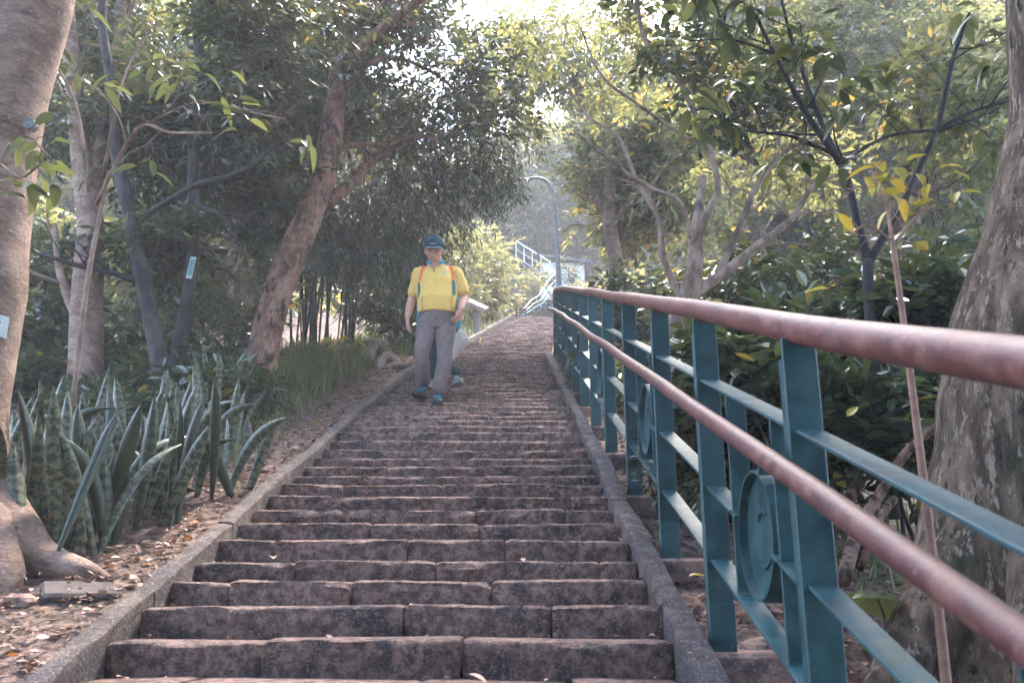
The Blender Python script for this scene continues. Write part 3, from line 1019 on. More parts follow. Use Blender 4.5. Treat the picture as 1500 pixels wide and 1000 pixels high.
sapling('low plant with a few large yellow leaves above the grass near the tangled roots',
        [(500, 560, 9.6, 2), (497, 530, 9.6, 2), (492, 508, 9.6, 1.5)],
        [[(492, 510, 9.6, 1.2), (480, 503, 9.6, 1)], [(493, 512, 9.6, 1.2), (510, 505, 9.6, 1)]],
        'stem_tan', 'yellow', 12, .13, 58, name='yellow_leaf_plant', W=.55, cl=3, twig=.05)
# the two single yellow leaves
for (px, py, Y, L, lab, rot) in ((1200, 421, 2.3, .085, 'single yellow leaf held just above the top pipe', (.1, -.35, .3)), (1263, 602, 2.4, .055, 'lone yellow leaf hanging beyond the railing above the lower pipe', (.6, -.7, .4))):
    o = bpy.data.objects.new('yellow_leaf', big_leaf_mesh('yellow_leaf', L, L * .42, M['yellow'], 3, .1))
    o.location = P(px - 22, py + 8, Y); o.rotation_euler = rot
    link(o); tag(o, lab, 'leaf')
# broad leaved branch from above at left (large grey leaves)
sapling('slender shrub with long pale and yellow tipped leaves in front of the dark trunks',
        [(90, 700, 4.9, 5), (110, 560, 4.9, 4), (130, 400, 4.9, 4), (160, 250, 4.9, 3)],
        [[(140, 300, 4.9, 3), (200, 190, 4.8, 3), (250, 195, 4.7, 2), (310, 195, 4.6, 1.5)], [(130, 280, 4.9, 3), (110, 150, 4.9, 2.5), (60, 60, 4.9, 2)], [(150, 260, 4.9, 3), (180, 120, 4.9, 2), (210, 60, 4.9, 1.5)],
         [(200, 190, 4.8, 2), (290, 150, 4.8, 2), (370, 165, 4.8, 1.5), (410, 175, 4.8, 1.2)]],
        'bark_mid', 'broad', 84, .15, 61, W=.32, cl=6)
sapling('leafy low twig with bright green leaves crossing the thick left trunk',
        [(-40, 360, 3.2, 4), (-10, 260, 3.2, 4), (15, 210, 3.2, 3)],
        [[(0, 230, 3.2, 3), (40, 200, 3.2, 2), (70, 230, 3.15, 1.5)], [(0, 240, 3.2, 2), (30, 260, 3.2, 2), (60, 240, 3.2, 1.5)]],
        'bark_mid', 'broad', 22, .10, 63, W=.42, cl=4, twig=.08, name='twig_plant')

# ------------------------------------------------------------------ background trees
far_meshes = []
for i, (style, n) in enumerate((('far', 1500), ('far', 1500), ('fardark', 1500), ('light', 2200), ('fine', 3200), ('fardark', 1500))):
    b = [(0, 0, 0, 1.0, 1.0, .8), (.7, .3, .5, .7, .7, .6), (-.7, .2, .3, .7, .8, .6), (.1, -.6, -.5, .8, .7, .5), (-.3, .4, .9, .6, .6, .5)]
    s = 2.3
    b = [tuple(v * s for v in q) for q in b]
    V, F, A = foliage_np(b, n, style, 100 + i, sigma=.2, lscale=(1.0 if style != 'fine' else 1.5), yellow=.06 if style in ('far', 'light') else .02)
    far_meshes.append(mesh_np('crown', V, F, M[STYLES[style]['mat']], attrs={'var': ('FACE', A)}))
trunk_meshes = []
for i in range(4):
    m = MB(); R = random.Random(i + 40)
    pts = [np.array((0, 0, -1.0))]
    for k in range(6): pts.append(pts[-1] + np.array((R.gauss(0, .22), R.gauss(0, .22), 1.5)))
    rad = [.17, .14, .125, .115, .10, .08, .05]
    m.tube(pts, rad, n=9, rough=.1, sub=3)
    grow(m, pts, rad, 10, 3.0, i + 7, levels=2, t0=.4, up=.4)
    trunk_meshes.append((mesh_np('trunk', np.array(m.v), m.f, M['bark_pale' if i % 2 else 'bark_mid'], smooth=True)))

BGT = []
R = random.Random(11)


def bg_tree(x, y, h, crowns, s, ti, label, group):
    t = empty('background_tree', (x, y, G(x, y)), label, 'tree', group)
    tr = bpy.data.objects.new('trunk', trunk_meshes[ti]); tr.scale = (s, s, h / 9.0 * 1.1); tr.rotation_euler.z = R.uniform(0, 6.28); link(tr, t)
    for (dx, dy, dz, mi, cs) in crowns:
        c = bpy.data.objects.new('crown', far_meshes[mi]); c.location = (dx, dy, dz); c.scale = (cs, cs, cs * R.uniform(.8, 1.1)); c.rotation_euler.z = R.uniform(0, 6.28)
        c['kind'] = 'stuff'
        link(c, t)
    return t


def rows():
    # (count, y range, x range, height, crown meshes, crown scale, group, label)
    L_ = [
        (2, (15, 18), (-13, -7.0), 10, (4, 0, 3), .8, 'trees on the left slope past the bamboo', 'leafy forest tree on the left slope past the bamboo', .55),
        (2, (15, 18), (6.5, 14), 7.0, (3, 0, 3), .8, 'trees on the right slope behind the many stemmed tree', 'leafy forest tree on the slope behind the many stemmed tree', .5),
        (5, (22, 28), (-20, -5), 6.5, (0, 1, 3), .9, 'trees in the hazy middle distance left of the steps', 'hazy forest tree left of the upper steps', .35),
        (6, (21, 28), (5.5, 18), 8, (0, 3, 1), .9, 'trees in the hazy middle distance right of the steps', 'pale hazy forest tree right of the upper steps', .35),
        (12, (35, 42), (-28, 28), 7, (0, 1, 1), 1.3, 'far trees beyond the crest of the steps', 'pale far tree beyond the crest of the steps', .3),
        (12, (48, 60), (-36, 36), 10, (0, 1, 1), 2.0, 'farthest trees on the hill', 'faint farthest tree on the hill', .25),
        (11, (-11, -8), (-10, 10), 9, (5, 2, 5), 1.3, 'trees below the foot of the steps', 'forest tree below the foot of the steps', .2),  # unseen row, added behind the camera only to block light
    ]
    for (n, yr, xr, h, ms, cs, grp, lab, lo) in L_:
        for i in range(n):
            x = lerp(xr[0], xr[1], (i + R.uniform(.2, .8)) / n); y = R.uniform(*yr)
            hh = h * R.uniform(.85, 1.2)
            skip = y > 30 and -.03 < x / y < .11
            cr = []
            for k in range(5):
                cr.append((R.uniform(-1.6, 1.6) * cs, R.uniform(-1.4, 1.4) * cs, hh * lerp(lo, .98, k / 4), ms[R.randrange(len(ms))], cs * R.uniform(.7, 1.05)))
            if skip: continue
            bg_tree(x, y, hh, cr, cs, R.randrange(4), lab if n > 2 else lab.replace('leafy forest tree', 'leafy forest tree ' + ('nearer to' if (x > 0) == (i == 0) else 'farther from') + ' the steps'), grp)


rows()


def add_shade_crowns(treename, spots, meshes):  # hangs extra crowns above the frame on a tree, to shade what is below
    t = next(o for o in col.objects if o.get('label', '').startswith(treename))
    for (x, y, z, s_), mi in zip(spots, meshes):
        c = bpy.data.objects.new('crown', far_meshes[mi]); c.location = Vector((x, y, z)) - t.location
        c.scale = (s_, s_, s_ * .7); c.rotation_euler.z = R.uniform(0, 6.28); c['kind'] = 'stuff'
        link(c, t)


add_shade_crowns('massive mottled', [(3.4, 1, 7, 1), (5.5, 4, 8, 1.1), (3.6, 3, 8, .9), (4, -2.5, 7, 1), (6.5, 8, 9.5, 1.1), (4.4, 6.5, 9, 1), (8, 1, 9, 1.1)], (5, 4, 2, 5, 2, 4, 5))  # unseen crowns added to keep sun off the near steps
add_shade_crowns('thick pale trunk', [(-1.5, -1, 8, 1), (-.2, 1.2, 8.8, .9), (-2.6, -3.2, 8, 1), (1.4, 3.4, 9.4, .85)], (5, 2, 5, 2))  # unseen crowns added to shade the left bank and the man
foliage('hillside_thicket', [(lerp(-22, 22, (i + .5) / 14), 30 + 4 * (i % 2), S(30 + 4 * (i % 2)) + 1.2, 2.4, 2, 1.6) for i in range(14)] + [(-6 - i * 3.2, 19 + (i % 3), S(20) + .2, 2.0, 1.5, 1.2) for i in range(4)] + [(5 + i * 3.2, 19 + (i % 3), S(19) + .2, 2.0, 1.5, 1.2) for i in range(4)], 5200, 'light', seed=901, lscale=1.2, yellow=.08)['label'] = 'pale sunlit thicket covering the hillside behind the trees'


# ------------------------------------------------------------------ undergrowth
def shrub(label, blobs, n, style, seed, group=None, stems=6, **kw):
    b = np.array(blobs); c = b[:, :3].mean(0)
    base = np.array((c[0], c[1], G(c[0], c[1])))
    t = empty('shrub', base, label, 'shrub', group)
    m = MB(); R = random.Random(seed)
    for i in range(stems):
        q = b[R.randrange(len(b))]
        e = q[:3] + np.array([R.gauss(0, .4) * q[3], R.gauss(0, .4) * q[4], R.gauss(0, .3) * q[5]])
        s = base + np.array((R.uniform(-.3, .3), R.uniform(-.2, .2), -.05))
        pts = [s, (s + e) / 2 + np.array((R.gauss(0, .08), R.gauss(0, .08), 0)), e]; rr = [.014, .009, .004]
        m.tube(pts, rr, n=5, sub=4)
        grow(m, pts, rr, 3, .4, seed + i, levels=1)
    m.build('stems', M['bark_dark'], t, smooth=True)
    foliage('foliage', blobs, n, style, t, seed=seed, **kw)
    return t


shrub('dense small leaved shrub between the thick left trunk and the slender pale trunk', [PB(60, 480, 8.4, 60, 80, .5), PB(40, 570, 8.0, 70, 50, .5), PB(80, 400, 9.2, 50, 50, .4)], 600, 'under', 201)
shrub('small leaved shrub right of the slender pale trunk behind the snake plants', [PB(200, 540, 8.6, 60, 45, .5), PB(240, 570, 7.9, 60, 35, .4)], 500, 'under', 202)
shrub('low dark leafy plants directly behind the middle of the snake plants', [PB(175, 610, 7.0, 75, 32, .3), PB(120, 625, 6.4, 50, 26, .3)], 420, 'under', 216)
shrub('low dark leafy plants between the dark trunks and the leaning trunk', [PB(300, 590, 7.0, 55, 38, .4), PB(345, 560, 7.6, 30, 40, .3)], 420, 'under', 217)
shrub('airy shrub at the foot of the leaning reddish trunk', [PB(310, 520, 8.4, 55, 70, .4), PB(350, 470, 9.2, 60, 60, .5)], 700, 'small', 203)
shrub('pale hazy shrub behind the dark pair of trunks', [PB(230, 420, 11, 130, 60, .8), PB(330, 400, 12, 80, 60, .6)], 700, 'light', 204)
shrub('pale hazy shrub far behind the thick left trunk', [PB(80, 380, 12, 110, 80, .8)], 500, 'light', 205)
shrub('dark broad leaved plants beside the left kerb behind the tangled roots', [PB(575, 460, 13.6, 45, 45, .5), PB(610, 440, 14.4, 40, 50, .5)], 420, 'under', 206)
shrub('pale bush behind the man on the left bank', [PB(640, 400, 19.5, 70, 75, .9), PB(695, 385, 22, 45, 55, .8)], 1200, 'light', 207, yellow=.03, lscale=.75)
shrub('thin leaved bush overhanging the left bank behind the man', [PB(590, 380, 15, 70, 70, .7), PB(560, 440, 14.6, 50, 40, .5)], 700, 'fine', 208)
shrub('sunlit bush on the bank just left of the far railing', [PB(728, 425, 24, 26, 32, .8), PB(716, 455, 22, 24, 16, .5)], 420, 'light', 209, yellow=.06, lscale=.75)
shrub('glossy undergrowth behind the ring nearest the camera', [PB(1120, 560, 4.9, 90, 70, .4), PB(1060, 620, 4.8, 60, 60, .3), PB(1200, 620, 4.6, 70, 80, .35)], 900, 'under', 210)
shrub('glossy undergrowth left of the massive trunk', [PB(1330, 480, 4.9, 80, 90, .4), PB(1310, 620, 4.4, 70, 80, .35)], 620, 'under', 211)
shrub('leafy shrub behind the many stemmed tree', [PB(1110, 440, 8.6, 130, 60, .7), PB(1010, 560, 8.0, 80, 60, .5), PB(1210, 420, 9, 100, 50, .8)], 800, 'under', 212)
shrub('leafy shrub seen through the far posts of the railing', [PB(940, 470, 10.4, 60, 60, .6), PB(898, 468, 12.5, 36, 34, .5), PB(900, 540, 9.0, 40, 40, .4)], 900, 'broad', 213)
shrub('shrub filling the gap high left of the massive trunk', [PB(1430, 250, 6.6, 70, 110, .6), PB(1400, 120, 7.0, 90, 80, .7)], 260, 'light', 214, lscale=.8)
shrub('low bright green weeds behind the second post from the camera', [PB(1010, 680, 4.6, 36, 40, .25), PB(1000, 640, 5.0, 40, 30, .2)], 260, 'small', 215, lscale=.8)

# ------------------------------------------------------------------ snake plants
def snake_mat():
    m, nt, N, L, B = new_mat('snake_plant_leaf')
    at = N.new('ShaderNodeAttribute'); at.attribute_name = 'along'
    ac = N.new('ShaderNodeAttribute'); ac.attribute_name = 'across'
    tc = N.new('ShaderNodeTexCoord')
    nz = N.new('ShaderNodeTexNoise'); nz.inputs['Scale'].default_value = 38; L.new(tc.outputs['Object'], nz.inputs[0])
    ad = N.new('ShaderNodeMath'); ad.operation = 'MULTIPLY_ADD'; ad.inputs[1].default_value = .11
    L.new(nz.outputs[0], ad.inputs[0]); L.new(at.outputs['Fac'], ad.inputs[2])
    ml = N.new('ShaderNodeMath'); ml.operation = 'MULTIPLY'; ml.inputs[1].default_value = 120; L.new(ad.outputs[0], ml.inputs[0])
    sn = N.new('ShaderNodeMath'); sn.operation = 'SINE'; L.new(ml.outputs[0], sn.inputs[0])
    rp = N.new('ShaderNodeValToRGB'); el = rp.color_ramp.elements
    el[0].position = .25; el[0].color = (.012, .022, .009, 1); el[1].position = .75; el[1].color = (.088, .095, .048, 1)
    mr = N.new('ShaderNodeMapRange'); mr.inputs[1].default_value = -1; mr.inputs[2].default_value = 1
    L.new(sn.outputs[0], mr.inputs[0]); L.new(mr.outputs[0], rp.inputs[0])
    mx = N.new('ShaderNodeMixRGB'); mx.inputs[1].default_value = (.012, .023, .008, 1)
    oi = N.new('ShaderNodeObjectInfo')
    g = N.new('ShaderNodeMapRange'); g.inputs[1].default_value = .1; g.inputs[2].default_value = .4; g.inputs[3].default_value = .15; g.inputs[4].default_value = .95
    L.new(oi.outputs['Random'], g.inputs[0]); L.new(g.outputs[0], mx.inputs[0]); L.new(rp.outputs[0], mx.inputs[2])
    ab = N.new('ShaderNodeMath'); ab.operation = 'ABSOLUTE'; L.new(ac.outputs['Fac'], ab.inputs[0])
    eg = N.new('ShaderNodeMapRange'); eg.inputs[1].default_value = .86; eg.inputs[2].default_value = .98; eg.inputs[4].default_value = .5; L.new(ab.outputs[0], eg.inputs[0])
    m2 = N.new('ShaderNodeMixRGB'); m2.inputs[2].default_value = (.12, .13, .07, 1); L.new(eg.outputs[0], m2.inputs[0]); L.new(mx.outputs[0], m2.inputs[1])
    L.new(m2.outputs[0], B.inputs['Base Color'])
    B.inputs['Roughness'].default_value = .44
    B.inputs['Specular IOR Level'].default_value = .5
    return m


M['snake'] = snake_mat()


def snake_leaf(base, top, width, bend, twist, parent, seed):
    """upright strap leaf with a channel section from base to top"""
    R = random.Random(seed)
    base = np.asarray(base, float); top = np.asarray(top, float)
    L = np.linalg.norm(top - base)
    n, cols = 12, 7
    V, F, al, ac = [], [], [], []
    bd = np.array((cos(bend[0]), sin(bend[0]), 0)) * bend[1] * L
    a0 = R.uniform(-.7, .7)
    ctr = []
    for i in range(n + 1):
        t = i / n
        ctr.append(base + (top - base) * t + bd * (t * t * t) - np.array((0, 0, 1)) * abs(bend[1]) * L * t ** 3 * .75)
    for i in range(n + 1):
        t = i / n
        tg_ = nrm(ctr[min(n, i + 1)] - ctr[max(0, i - 1)])
        a = a0 + twist * t
        s = np.array((cos(a), sin(a) * .8, 0)); s = nrm(s - tg_ * s.dot(tg_)); nn = np.cross(tg_, s)
        w_ = width * .5 * (.42 + .62 * sin(pi * min(.5, t * .75))) * (1 if t < .6 else max(0.0, 1 - ((t - .6) / .4) ** 2.2)) + .001
        for layer in (0, 1):
            pass
        for k in range(cols):
            u = -1 + 2 * k / (cols - 1)
            off = abs(u) ** 1.7 * w_ * .55 + .004 * noise.noise((t * 9, u * 2, seed))
            V.append(ctr[i] + s * u * w_ + nn * off); al.append(t * L); ac.append(u)
        for k in range(cols - 1, -1, -1):
            u = -1 + 2 * k / (cols - 1)
            off = abs(u) ** 1.7 * w_ * .55 - .005 * (1 - u * u) - .0008
            V.append(ctr[i] + s * u * w_ + nn * off); al.append(t * L); ac.append(u)
    q = cols * 2
    for i in range(n):
        for k in range(q):
            k2 = (k + 1) % q
            F.append((i * q + k, i * q + k2, (i + 1) * q + k2, (i + 1) * q + k))
    o = add('leaf', V, F, M['snake'], parent, smooth=True, attrs={'along': ('POINT', al), 'across': ('POINT', ac)})
    return o


SNK = [  # px, py of base, label
    (45, 800, 'snake plant nearest the thick left trunk, with low sprawling leaves'),
    (110, 800, 'snake plant second from the thick left trunk, front row'),
    (165, 770, 'snake plant with the broadest pale banded upright leaf, centre of the front row'),
    (60, 720, 'snake plant in the back row close to the thick left trunk'),
    (135, 715, 'snake plant in the back row below the slender pale trunk'),
    (215, 760, 'snake plant whose leaves arch over the litter in mid front row'),
    (210, 700, 'snake plant in the back row left of the dark trunks'),
    (265, 725, 'snake plant with tall paired leaves right of the arching one'),
    (262, 655, 'snake plant in the back row under the dark trunks'),
    (300, 672, 'snake plant at the right end of the front row'),
    (325, 625, 'snake plant against the leaning reddish trunk'),
    (20, 760, 'snake plant half hidden by the thick left trunk'),
]


def build_snakes():
    for i, (px, py, lab) in enumerate(SNK):
        R = random.Random(300 + i)
        a, b = ray(px, py)
        y = 1.224 / (.354 - b)
        x = a * y
        z = G(x, y) - .03
        t = empty('snake_plant', (x, y, z), lab, 'plant', 'snake plants on the left bank')
        for k in range(R.randint(14, 18)):
            an = R.uniform(0, 2 * pi)
            bx, by = x + R.gauss(0, .13), y + R.gauss(0, .16)
            H = R.uniform(.30, .70)
            ln = R.uniform(.02, .21)
            tp = (bx + cos(an) * ln * 1.0, by + sin(an) * ln, z + H)
            droopy = R.random() < .3
            snake_leaf((bx, by, z), tp, R.uniform(.045, .076), (an, R.uniform(.25, .5) if droopy else R.uniform(0, .06)), R.uniform(-1.2, 1.2), t, i * 50 + k)


build_snakes()

# ------------------------------------------------------------------ grass, litter
def scatter_ground(n, xs, ys, seed):
    R_ = np.random.default_rng(seed)
    x = R_.uniform(*xs, n); y = R_.uniform(*ys, n)
    return x, y, R_


def build_litter():
    R_ = np.random.default_rng(5)
    pts = []
    # left strip, right strip
    for (n, side, w0, w1, y0, y1) in ((13000, -1, .0, 1.5, 2.2, 13), (3000, -1, 1.2, 4.5, 3.5, 14), (7500, 1, .0, 1.1, 1.2, 9), (3500, 1, .8, 3.5, 1.5, 12)):
        y = y0 + (y1 - y0) * R_.random(n) ** 1.25
        o = w0 + (w1 - w0) * R_.random(n)
        for a, b in zip(y, o):
            x = pl(a) - .15 - b if side < 0 else pr(a) + .14 + b
            pts.append((x, a, G(x, a) + .012 + .018 * R_.random()))
    # some on the steps near the edges and in joints
    for k, yy in STEP_Y.items():
        if yy > 10: continue
        for j in range(10 if yy < 5 else 5):
            e = R_.random() ** 2.2 * .5
            x = (pl(yy) + .02 + e) if R_.random() < .55 else (pr(yy) - .02 - e * .7)
            if R_.random() < .25: x = R_.uniform(pl(yy), pr(yy))
            pts.append((x, yy + T - R_.random() ** 2 * .12 - .03, STEP_Z[k] + .009))
    B = np.array(pts); n = len(B)
    d = R_.normal(size=(n, 3)) * (1, 1, .22)
    nn = np.tile((0, 0, 1.0), (n, 1)) + R_.normal(size=(n, 3)) * .38
    L = .016 + .036 * R_.random(n) ** 1.8
    Wd = L * (.25 + .5 * R_.random(n))
    var = np.clip(R_.beta(1.6, 2.2, n), .03, .96); var = np.where(R_.random(n) < .035, 1.0, var)
    V, F, A = leaves(B, d, nn, L, Wd, LEAF6, var)
    o = add('leaf_litter', V, F, M['litter'], attrs={'var': ('FACE', A)})
    tag(o, 'brown fallen leaves and twigs scattered over the soil', kind='stuff')
    # thin twigs
    m = MB(); R = random.Random(8)
    for i in range(260):
        side = R.random() < .6
        y = R.uniform(2.4, 9)
        x = pl(y) - .2 - R.random() * 1.3 if side else pr(y) + .2 + R.random() * 1.2
        z = G(x, y) + .015
        a = R.uniform(0, pi); L = R.uniform(.08, .3)
        m.tube([(x, y, z), (x + cos(a) * L / 2, y + sin(a) * L / 2, z + R.uniform(.0, .03) + .177 * sin(a) * L), (x + cos(a) * L, y + sin(a) * L, z + .354 * sin(a) * L)], [.004, .003, .002], n=4)
    o = m.build('fallen_twigs', M['bark_mid']); tag(o, 'thin dry twigs lying among the fallen leaves', kind='stuff')


build_litter()


def blades(name, spots, label, mat='grass', seed=3, L=(.15, .4), W=.008):
    R_ = np.random.default_rng(seed)
    V, F, A = [], [], []
    seg = 4
    B = np.array(spots); n = len(B)
    a = R_.uniform(0, 2 * pi, n); L_ = R_.uniform(L[0], L[1], n); ben = R_.uniform(.2, 1.0, n)
    d = np.stack([np.cos(a), np.sin(a), np.zeros(n)], 1); s = np.stack([-np.sin(a), np.cos(a), np.zeros(n)], 1)
    w_ = W * R_.uniform(.6, 1.4, n)
    rows_ = []
    for i in range(seg + 1):
        t = i / seg
        c = B + d * (L_ * ben * t ** 1.8 * .8)[:, None] + np.array((0, 0, 1)) * (L_ * (t - ben * .45 * t ** 2.2))[:, None]
        ww = (w_ * (1 - t ** 2 * .95))[:, None]
        rows_ += [c - s * ww, c + s * ww]
    V = np.stack(rows_, 1).reshape(-1, 3)
    q = 2 * (seg + 1)
    f = np.array([(2 * i, 2 * i + 1, 2 * i + 3, 2 * i + 2) for i in range(seg)])
    F = (f[None] + (np.arange(n) * q)[:, None, None]).reshape(-1, 4)
    A = np.repeat(np.clip(R_.normal(.5, .22, n), .05, 1), seg)
    o = add(name, V, F, M[mat], attrs={'var': ('FACE', A)})
    return tag(o, label, kind='stuff')


def grass_spots(n, y0, y1, o0, o1, side, seed, clump=.12, k=40):
    R_ = np.random.default_rng(seed)
    out = []
    cs = [(R_.uniform(y0, y1), R_.uniform(o0, o1)) for _ in range(max(1, n // k))]
    for i in range(n):
        y, o = cs[i % len(cs)]
        y += R_.normal(0, clump); o += R_.normal(0, clump)
        x = pl(y) - .18 - o if side < 0 else pr(y) + .2 + o
        out.append((x, y, G(x, y) - .01))
    return out


blades('tall_grass', grass_spots(5200, 7.6, 11.8, .55, 1.7, -1, 1), 'long arching grass growing between the leaning trunk and the tangled roots', L=(.2, .55), W=.009)
blades('short_grass', grass_spots(1600, 5.4, 8.5, .35, 1.1, -1, 2, .1, 25), 'thin low grass tufts on the litter beside the left kerb', L=(.06, .2), W=.005)
blades('bank_grass', grass_spots(3000, 13, 20, .1, 1.6, -1, 4, .25), 'pale grass on the bank beside the upper steps', L=(.12, .35), W=.012)
blades('rail_side_grass', grass_spots(1300, 3, 9, .35, 1.8, 1, 6, .12, 25), 'scattered green weeds on the soil beyond the railing', L=(.06, .22), W=.006)

# fallen leaves that stand out on the steps
R = random.Random(17)
for (px, k, cmat, lab) in ((685, -1, 'litter', 'curled orange leaf on the lowest visible tread near the middle'), (1000, 0, 'litter', 'orange brown leaf at the right end of the lowest riser'),
                           (1010, 2, 'yellow', 'long yellowish leaf fallen against the right kerb'), (370, 5, 'litter', 'pale leaf on the tread at the left kerb'), (395, 3, 'litter', 'small dead leaf on the left side of the fourth step')):
    y = STEP_Y[k] + .12; z = STEP_Z[k] + .012
    x = ray(px, 900)[0] * y
    o = bpy.data.objects.new('fallen_leaf', big_leaf_mesh('fallen_leaf', .075, .035, M[cmat], px, .3))
    o.location = (x, y - .03, z + .01); o.rotation_euler = (R.uniform(-.3, .3), R.uniform(-.3, .1), R.uniform(0, 6))
    link(o); tag(o, lab, 'leaf')

# rocks at lower left & right
for (px, py, r, lab, q) in ((25, 800 + 90, .05, 'reddish brick shaped rock at the lower left corner', 'l'), (1075, 985, .05, 'pale pebble lying between footings at the bottom edge', 'r'), (382, 690, .035, 'reddish flat stone on the litter by the left kerb', 'l'), (1120, 962, .07, 'cracked pale rock beside the nearest footing', 'r')):
    a, b = ray(px, py); y = (1.224 + (.1 if q == 'r' else .02)) / (.354 - b); x = a * y
    m = MB()
    n1, n2 = 6, 9
    V = []; F = []
    for i in range(n1 + 1):
        th = pi * i / n1
        for j in range(n2):
            ph = 2 * pi * j / n2
            d = np.array((sin(th) * cos(ph) * 1.3, sin(th) * sin(ph), cos(th) * .6))
            d *= r * (1 + .35 * noise.noise((d[0] * 2 + px, d[1] * 2, d[2] * 2)))
            V.append(d + np.array((x, y, G(x, y) + r * .25)))
    for i in range(n1):
        for j in range(n2):
            j2 = (j + 1) % n2
            F.append((i * n2 + j, (i + 1) * n2 + j, (i + 1) * n2 + j2, i * n2 + j2))
    o = add('rock', V, F, M['footing']); tag(o, lab, 'rock')

# flat slab by the left kerb
y = 3.45; x = -1.62
m = MB().box((x, y, G(x, y) + .005), (.26, .17, .045), rot=Matrix.Rotation(.45, 3, 'Z') @ Matrix.Rotation(.3, 3, 'X'), bev=.012)
m.v = [(a + .03 * noise.noise((a * 6, b * 6, 1)), b + .03 * noise.noise((a * 6, b * 6, 7)), c) for a, b, c in m.v]
o = add('flat_slab', m.v, m.f, M['bed']); tag(o, 'flat grey slab lying against the outside of the left kerb', 'stone')

# ------------------------------------------------------------------ tangled roots
rt = empty('tangled_roots', P(545, 545, 11.6), 'thick bare roots tangled on the ground beside the left kerb', 'root')


def gr(px, py, Y, up=0):
    p = P(px, py, Y)
    return p


for pts, rad in ((((500, 560, 11.4), (522, 535, 11.4), (538, 520, 11.5), (545, 505, 11.6), (562, 508, 11.7), (560, 530, 11.6)), (.05, .09, .10, .09, .08, .05)),
                 (((553, 560, 11.2), (556, 535, 11.3), (568, 523, 11.4), (585, 535, 11.4), (600, 545, 11.5)), (.05, .08, .07, .05, .03)),
                 (((560, 545, 11.2), (575, 536, 11.3), (598, 537, 11.3), (606, 525, 11.4)), (.05, .05, .04, .02)),
                 (((515, 545, 11.6), (530, 560, 11.2), (545, 563, 11.1)), (.06, .05, .02))):
    m = MB(); m.tube([P(*q) for q in pts], rad, n=12, rough=.3, seed=len(pts) + pts[0][0], sub=5)
    m.build('root', M['bark_mid'], rt, smooth=True)

# roots beyond the railing at right
rt = empty('fallen_branches', P(1250, 760, 4.0), 'dark roots and fallen branches on the slope left of the massive trunk', 'branch')
for pts, rad in ((((1235, 850, 3.6), (1255, 780, 3.8), (1290, 720, 3.9), (1330, 660, 3.8), (1390, 610, 3.6)), (.03, .026, .022, .018, .012)),
                 (((1200, 800, 4.0), (1230, 750, 4.1), (1262, 700, 4.3)), (.03, .03, .024)),
                 (((1260, 830, 3.7), (1280, 770, 3.9), (1310, 730, 4.1)), (.02, .022, .018)),
                 (((1240, 760, 4.3), (1200, 690, 4.6), (1180, 640, 4.9)), (.03, .024, .018))):
    m = MB(); m.tube([P(*q) for q in pts], rad, n=10, rough=.25, seed=3, sub=5)
    m.build('branch', M['bark_red'], rt, smooth=True)


# big lobed leaf plant
def lobed_leaf(t, c, L, W, rz, tilt, seed):
    V, F = [], []
    n = 36
    V.append((0, 0, 0))
    for ringk in (.35, .7, 1.0):
        for j in range(n):
            a = 2 * pi * j / n
            rr = 1 + .10 * cos(a * 9) * ringk + .04 * noise.noise((a * 2, seed, 0))
            if abs(a - pi) < .35: rr *= .55
            x = cos(a) * rr * L * .5 * ringk; y = sin(a) * rr * W * .5 * ringk
            z = -.9 * (x * x + y * y) / L + .02 * cos(a * 9) * ringk * L
            V.append((x, y, z))
    for j in range(n):
        j2 = (j + 1) % n
        F.append((0, 1 + j, 1 + j2))
        for r_ in range(2):
            F.append((1 + r_ * n + j, 1 + (r_ + 1) * n + j, 1 + (r_ + 1) * n + j2, 1 + r_ * n + j2))
    me = mesh_np('leaf', V, F, M['under'], smooth=True, attrs={'var': ('FACE', np.full(len(F), .8))})
    o = bpy.data.objects.new('leaf', me)
    o.location = Vector([float(v) for v in c]) - t.location
    o.rotation_euler = (tilt, .25, rz)
    link(o, t)
    m = MB(); b = np.array(t.location); m.tube([b, (b + c) / 2 + np.array((.03, 0, .03)), c], [.006, .005, .004], n=6, sub=3)
    m.build('stalk', M['bark_mid'], t, smooth=True)


c = P(1282, 868, 3.0)
t = empty('large_leaf_plant', (c[0], c[1] + .05, G(c[0], c[1])), 'plant with one wide lobed glossy leaf at the foot of the massive trunk', 'plant')
lobed_leaf(t, c, .27, .22, .2, -.15, 1)
c = P(1160, 500 + 95, 4.3)
t = empty('large_leaf_plant', (c[0], c[1] + .1, G(c[0], c[1])), 'plant with pale lobed leaves seen between the two nearest posts', 'plant')
lobed_leaf(t, c, .3, .24, .5, -.2, 2)
lobed_leaf(t, P(1090, 575, 4.4), .28, .22, 1.5, -.1, 4)
c = P(1010, 610, 5.2)
t = empty('large_leaf_plant', (c[0], c[1] + .1, G(c[0], c[1])), 'plant with a pale lobed leaf seen between the second and third posts', 'plant')
lobed_leaf(t, c, .32, .24, 1.0, -.2, 3)

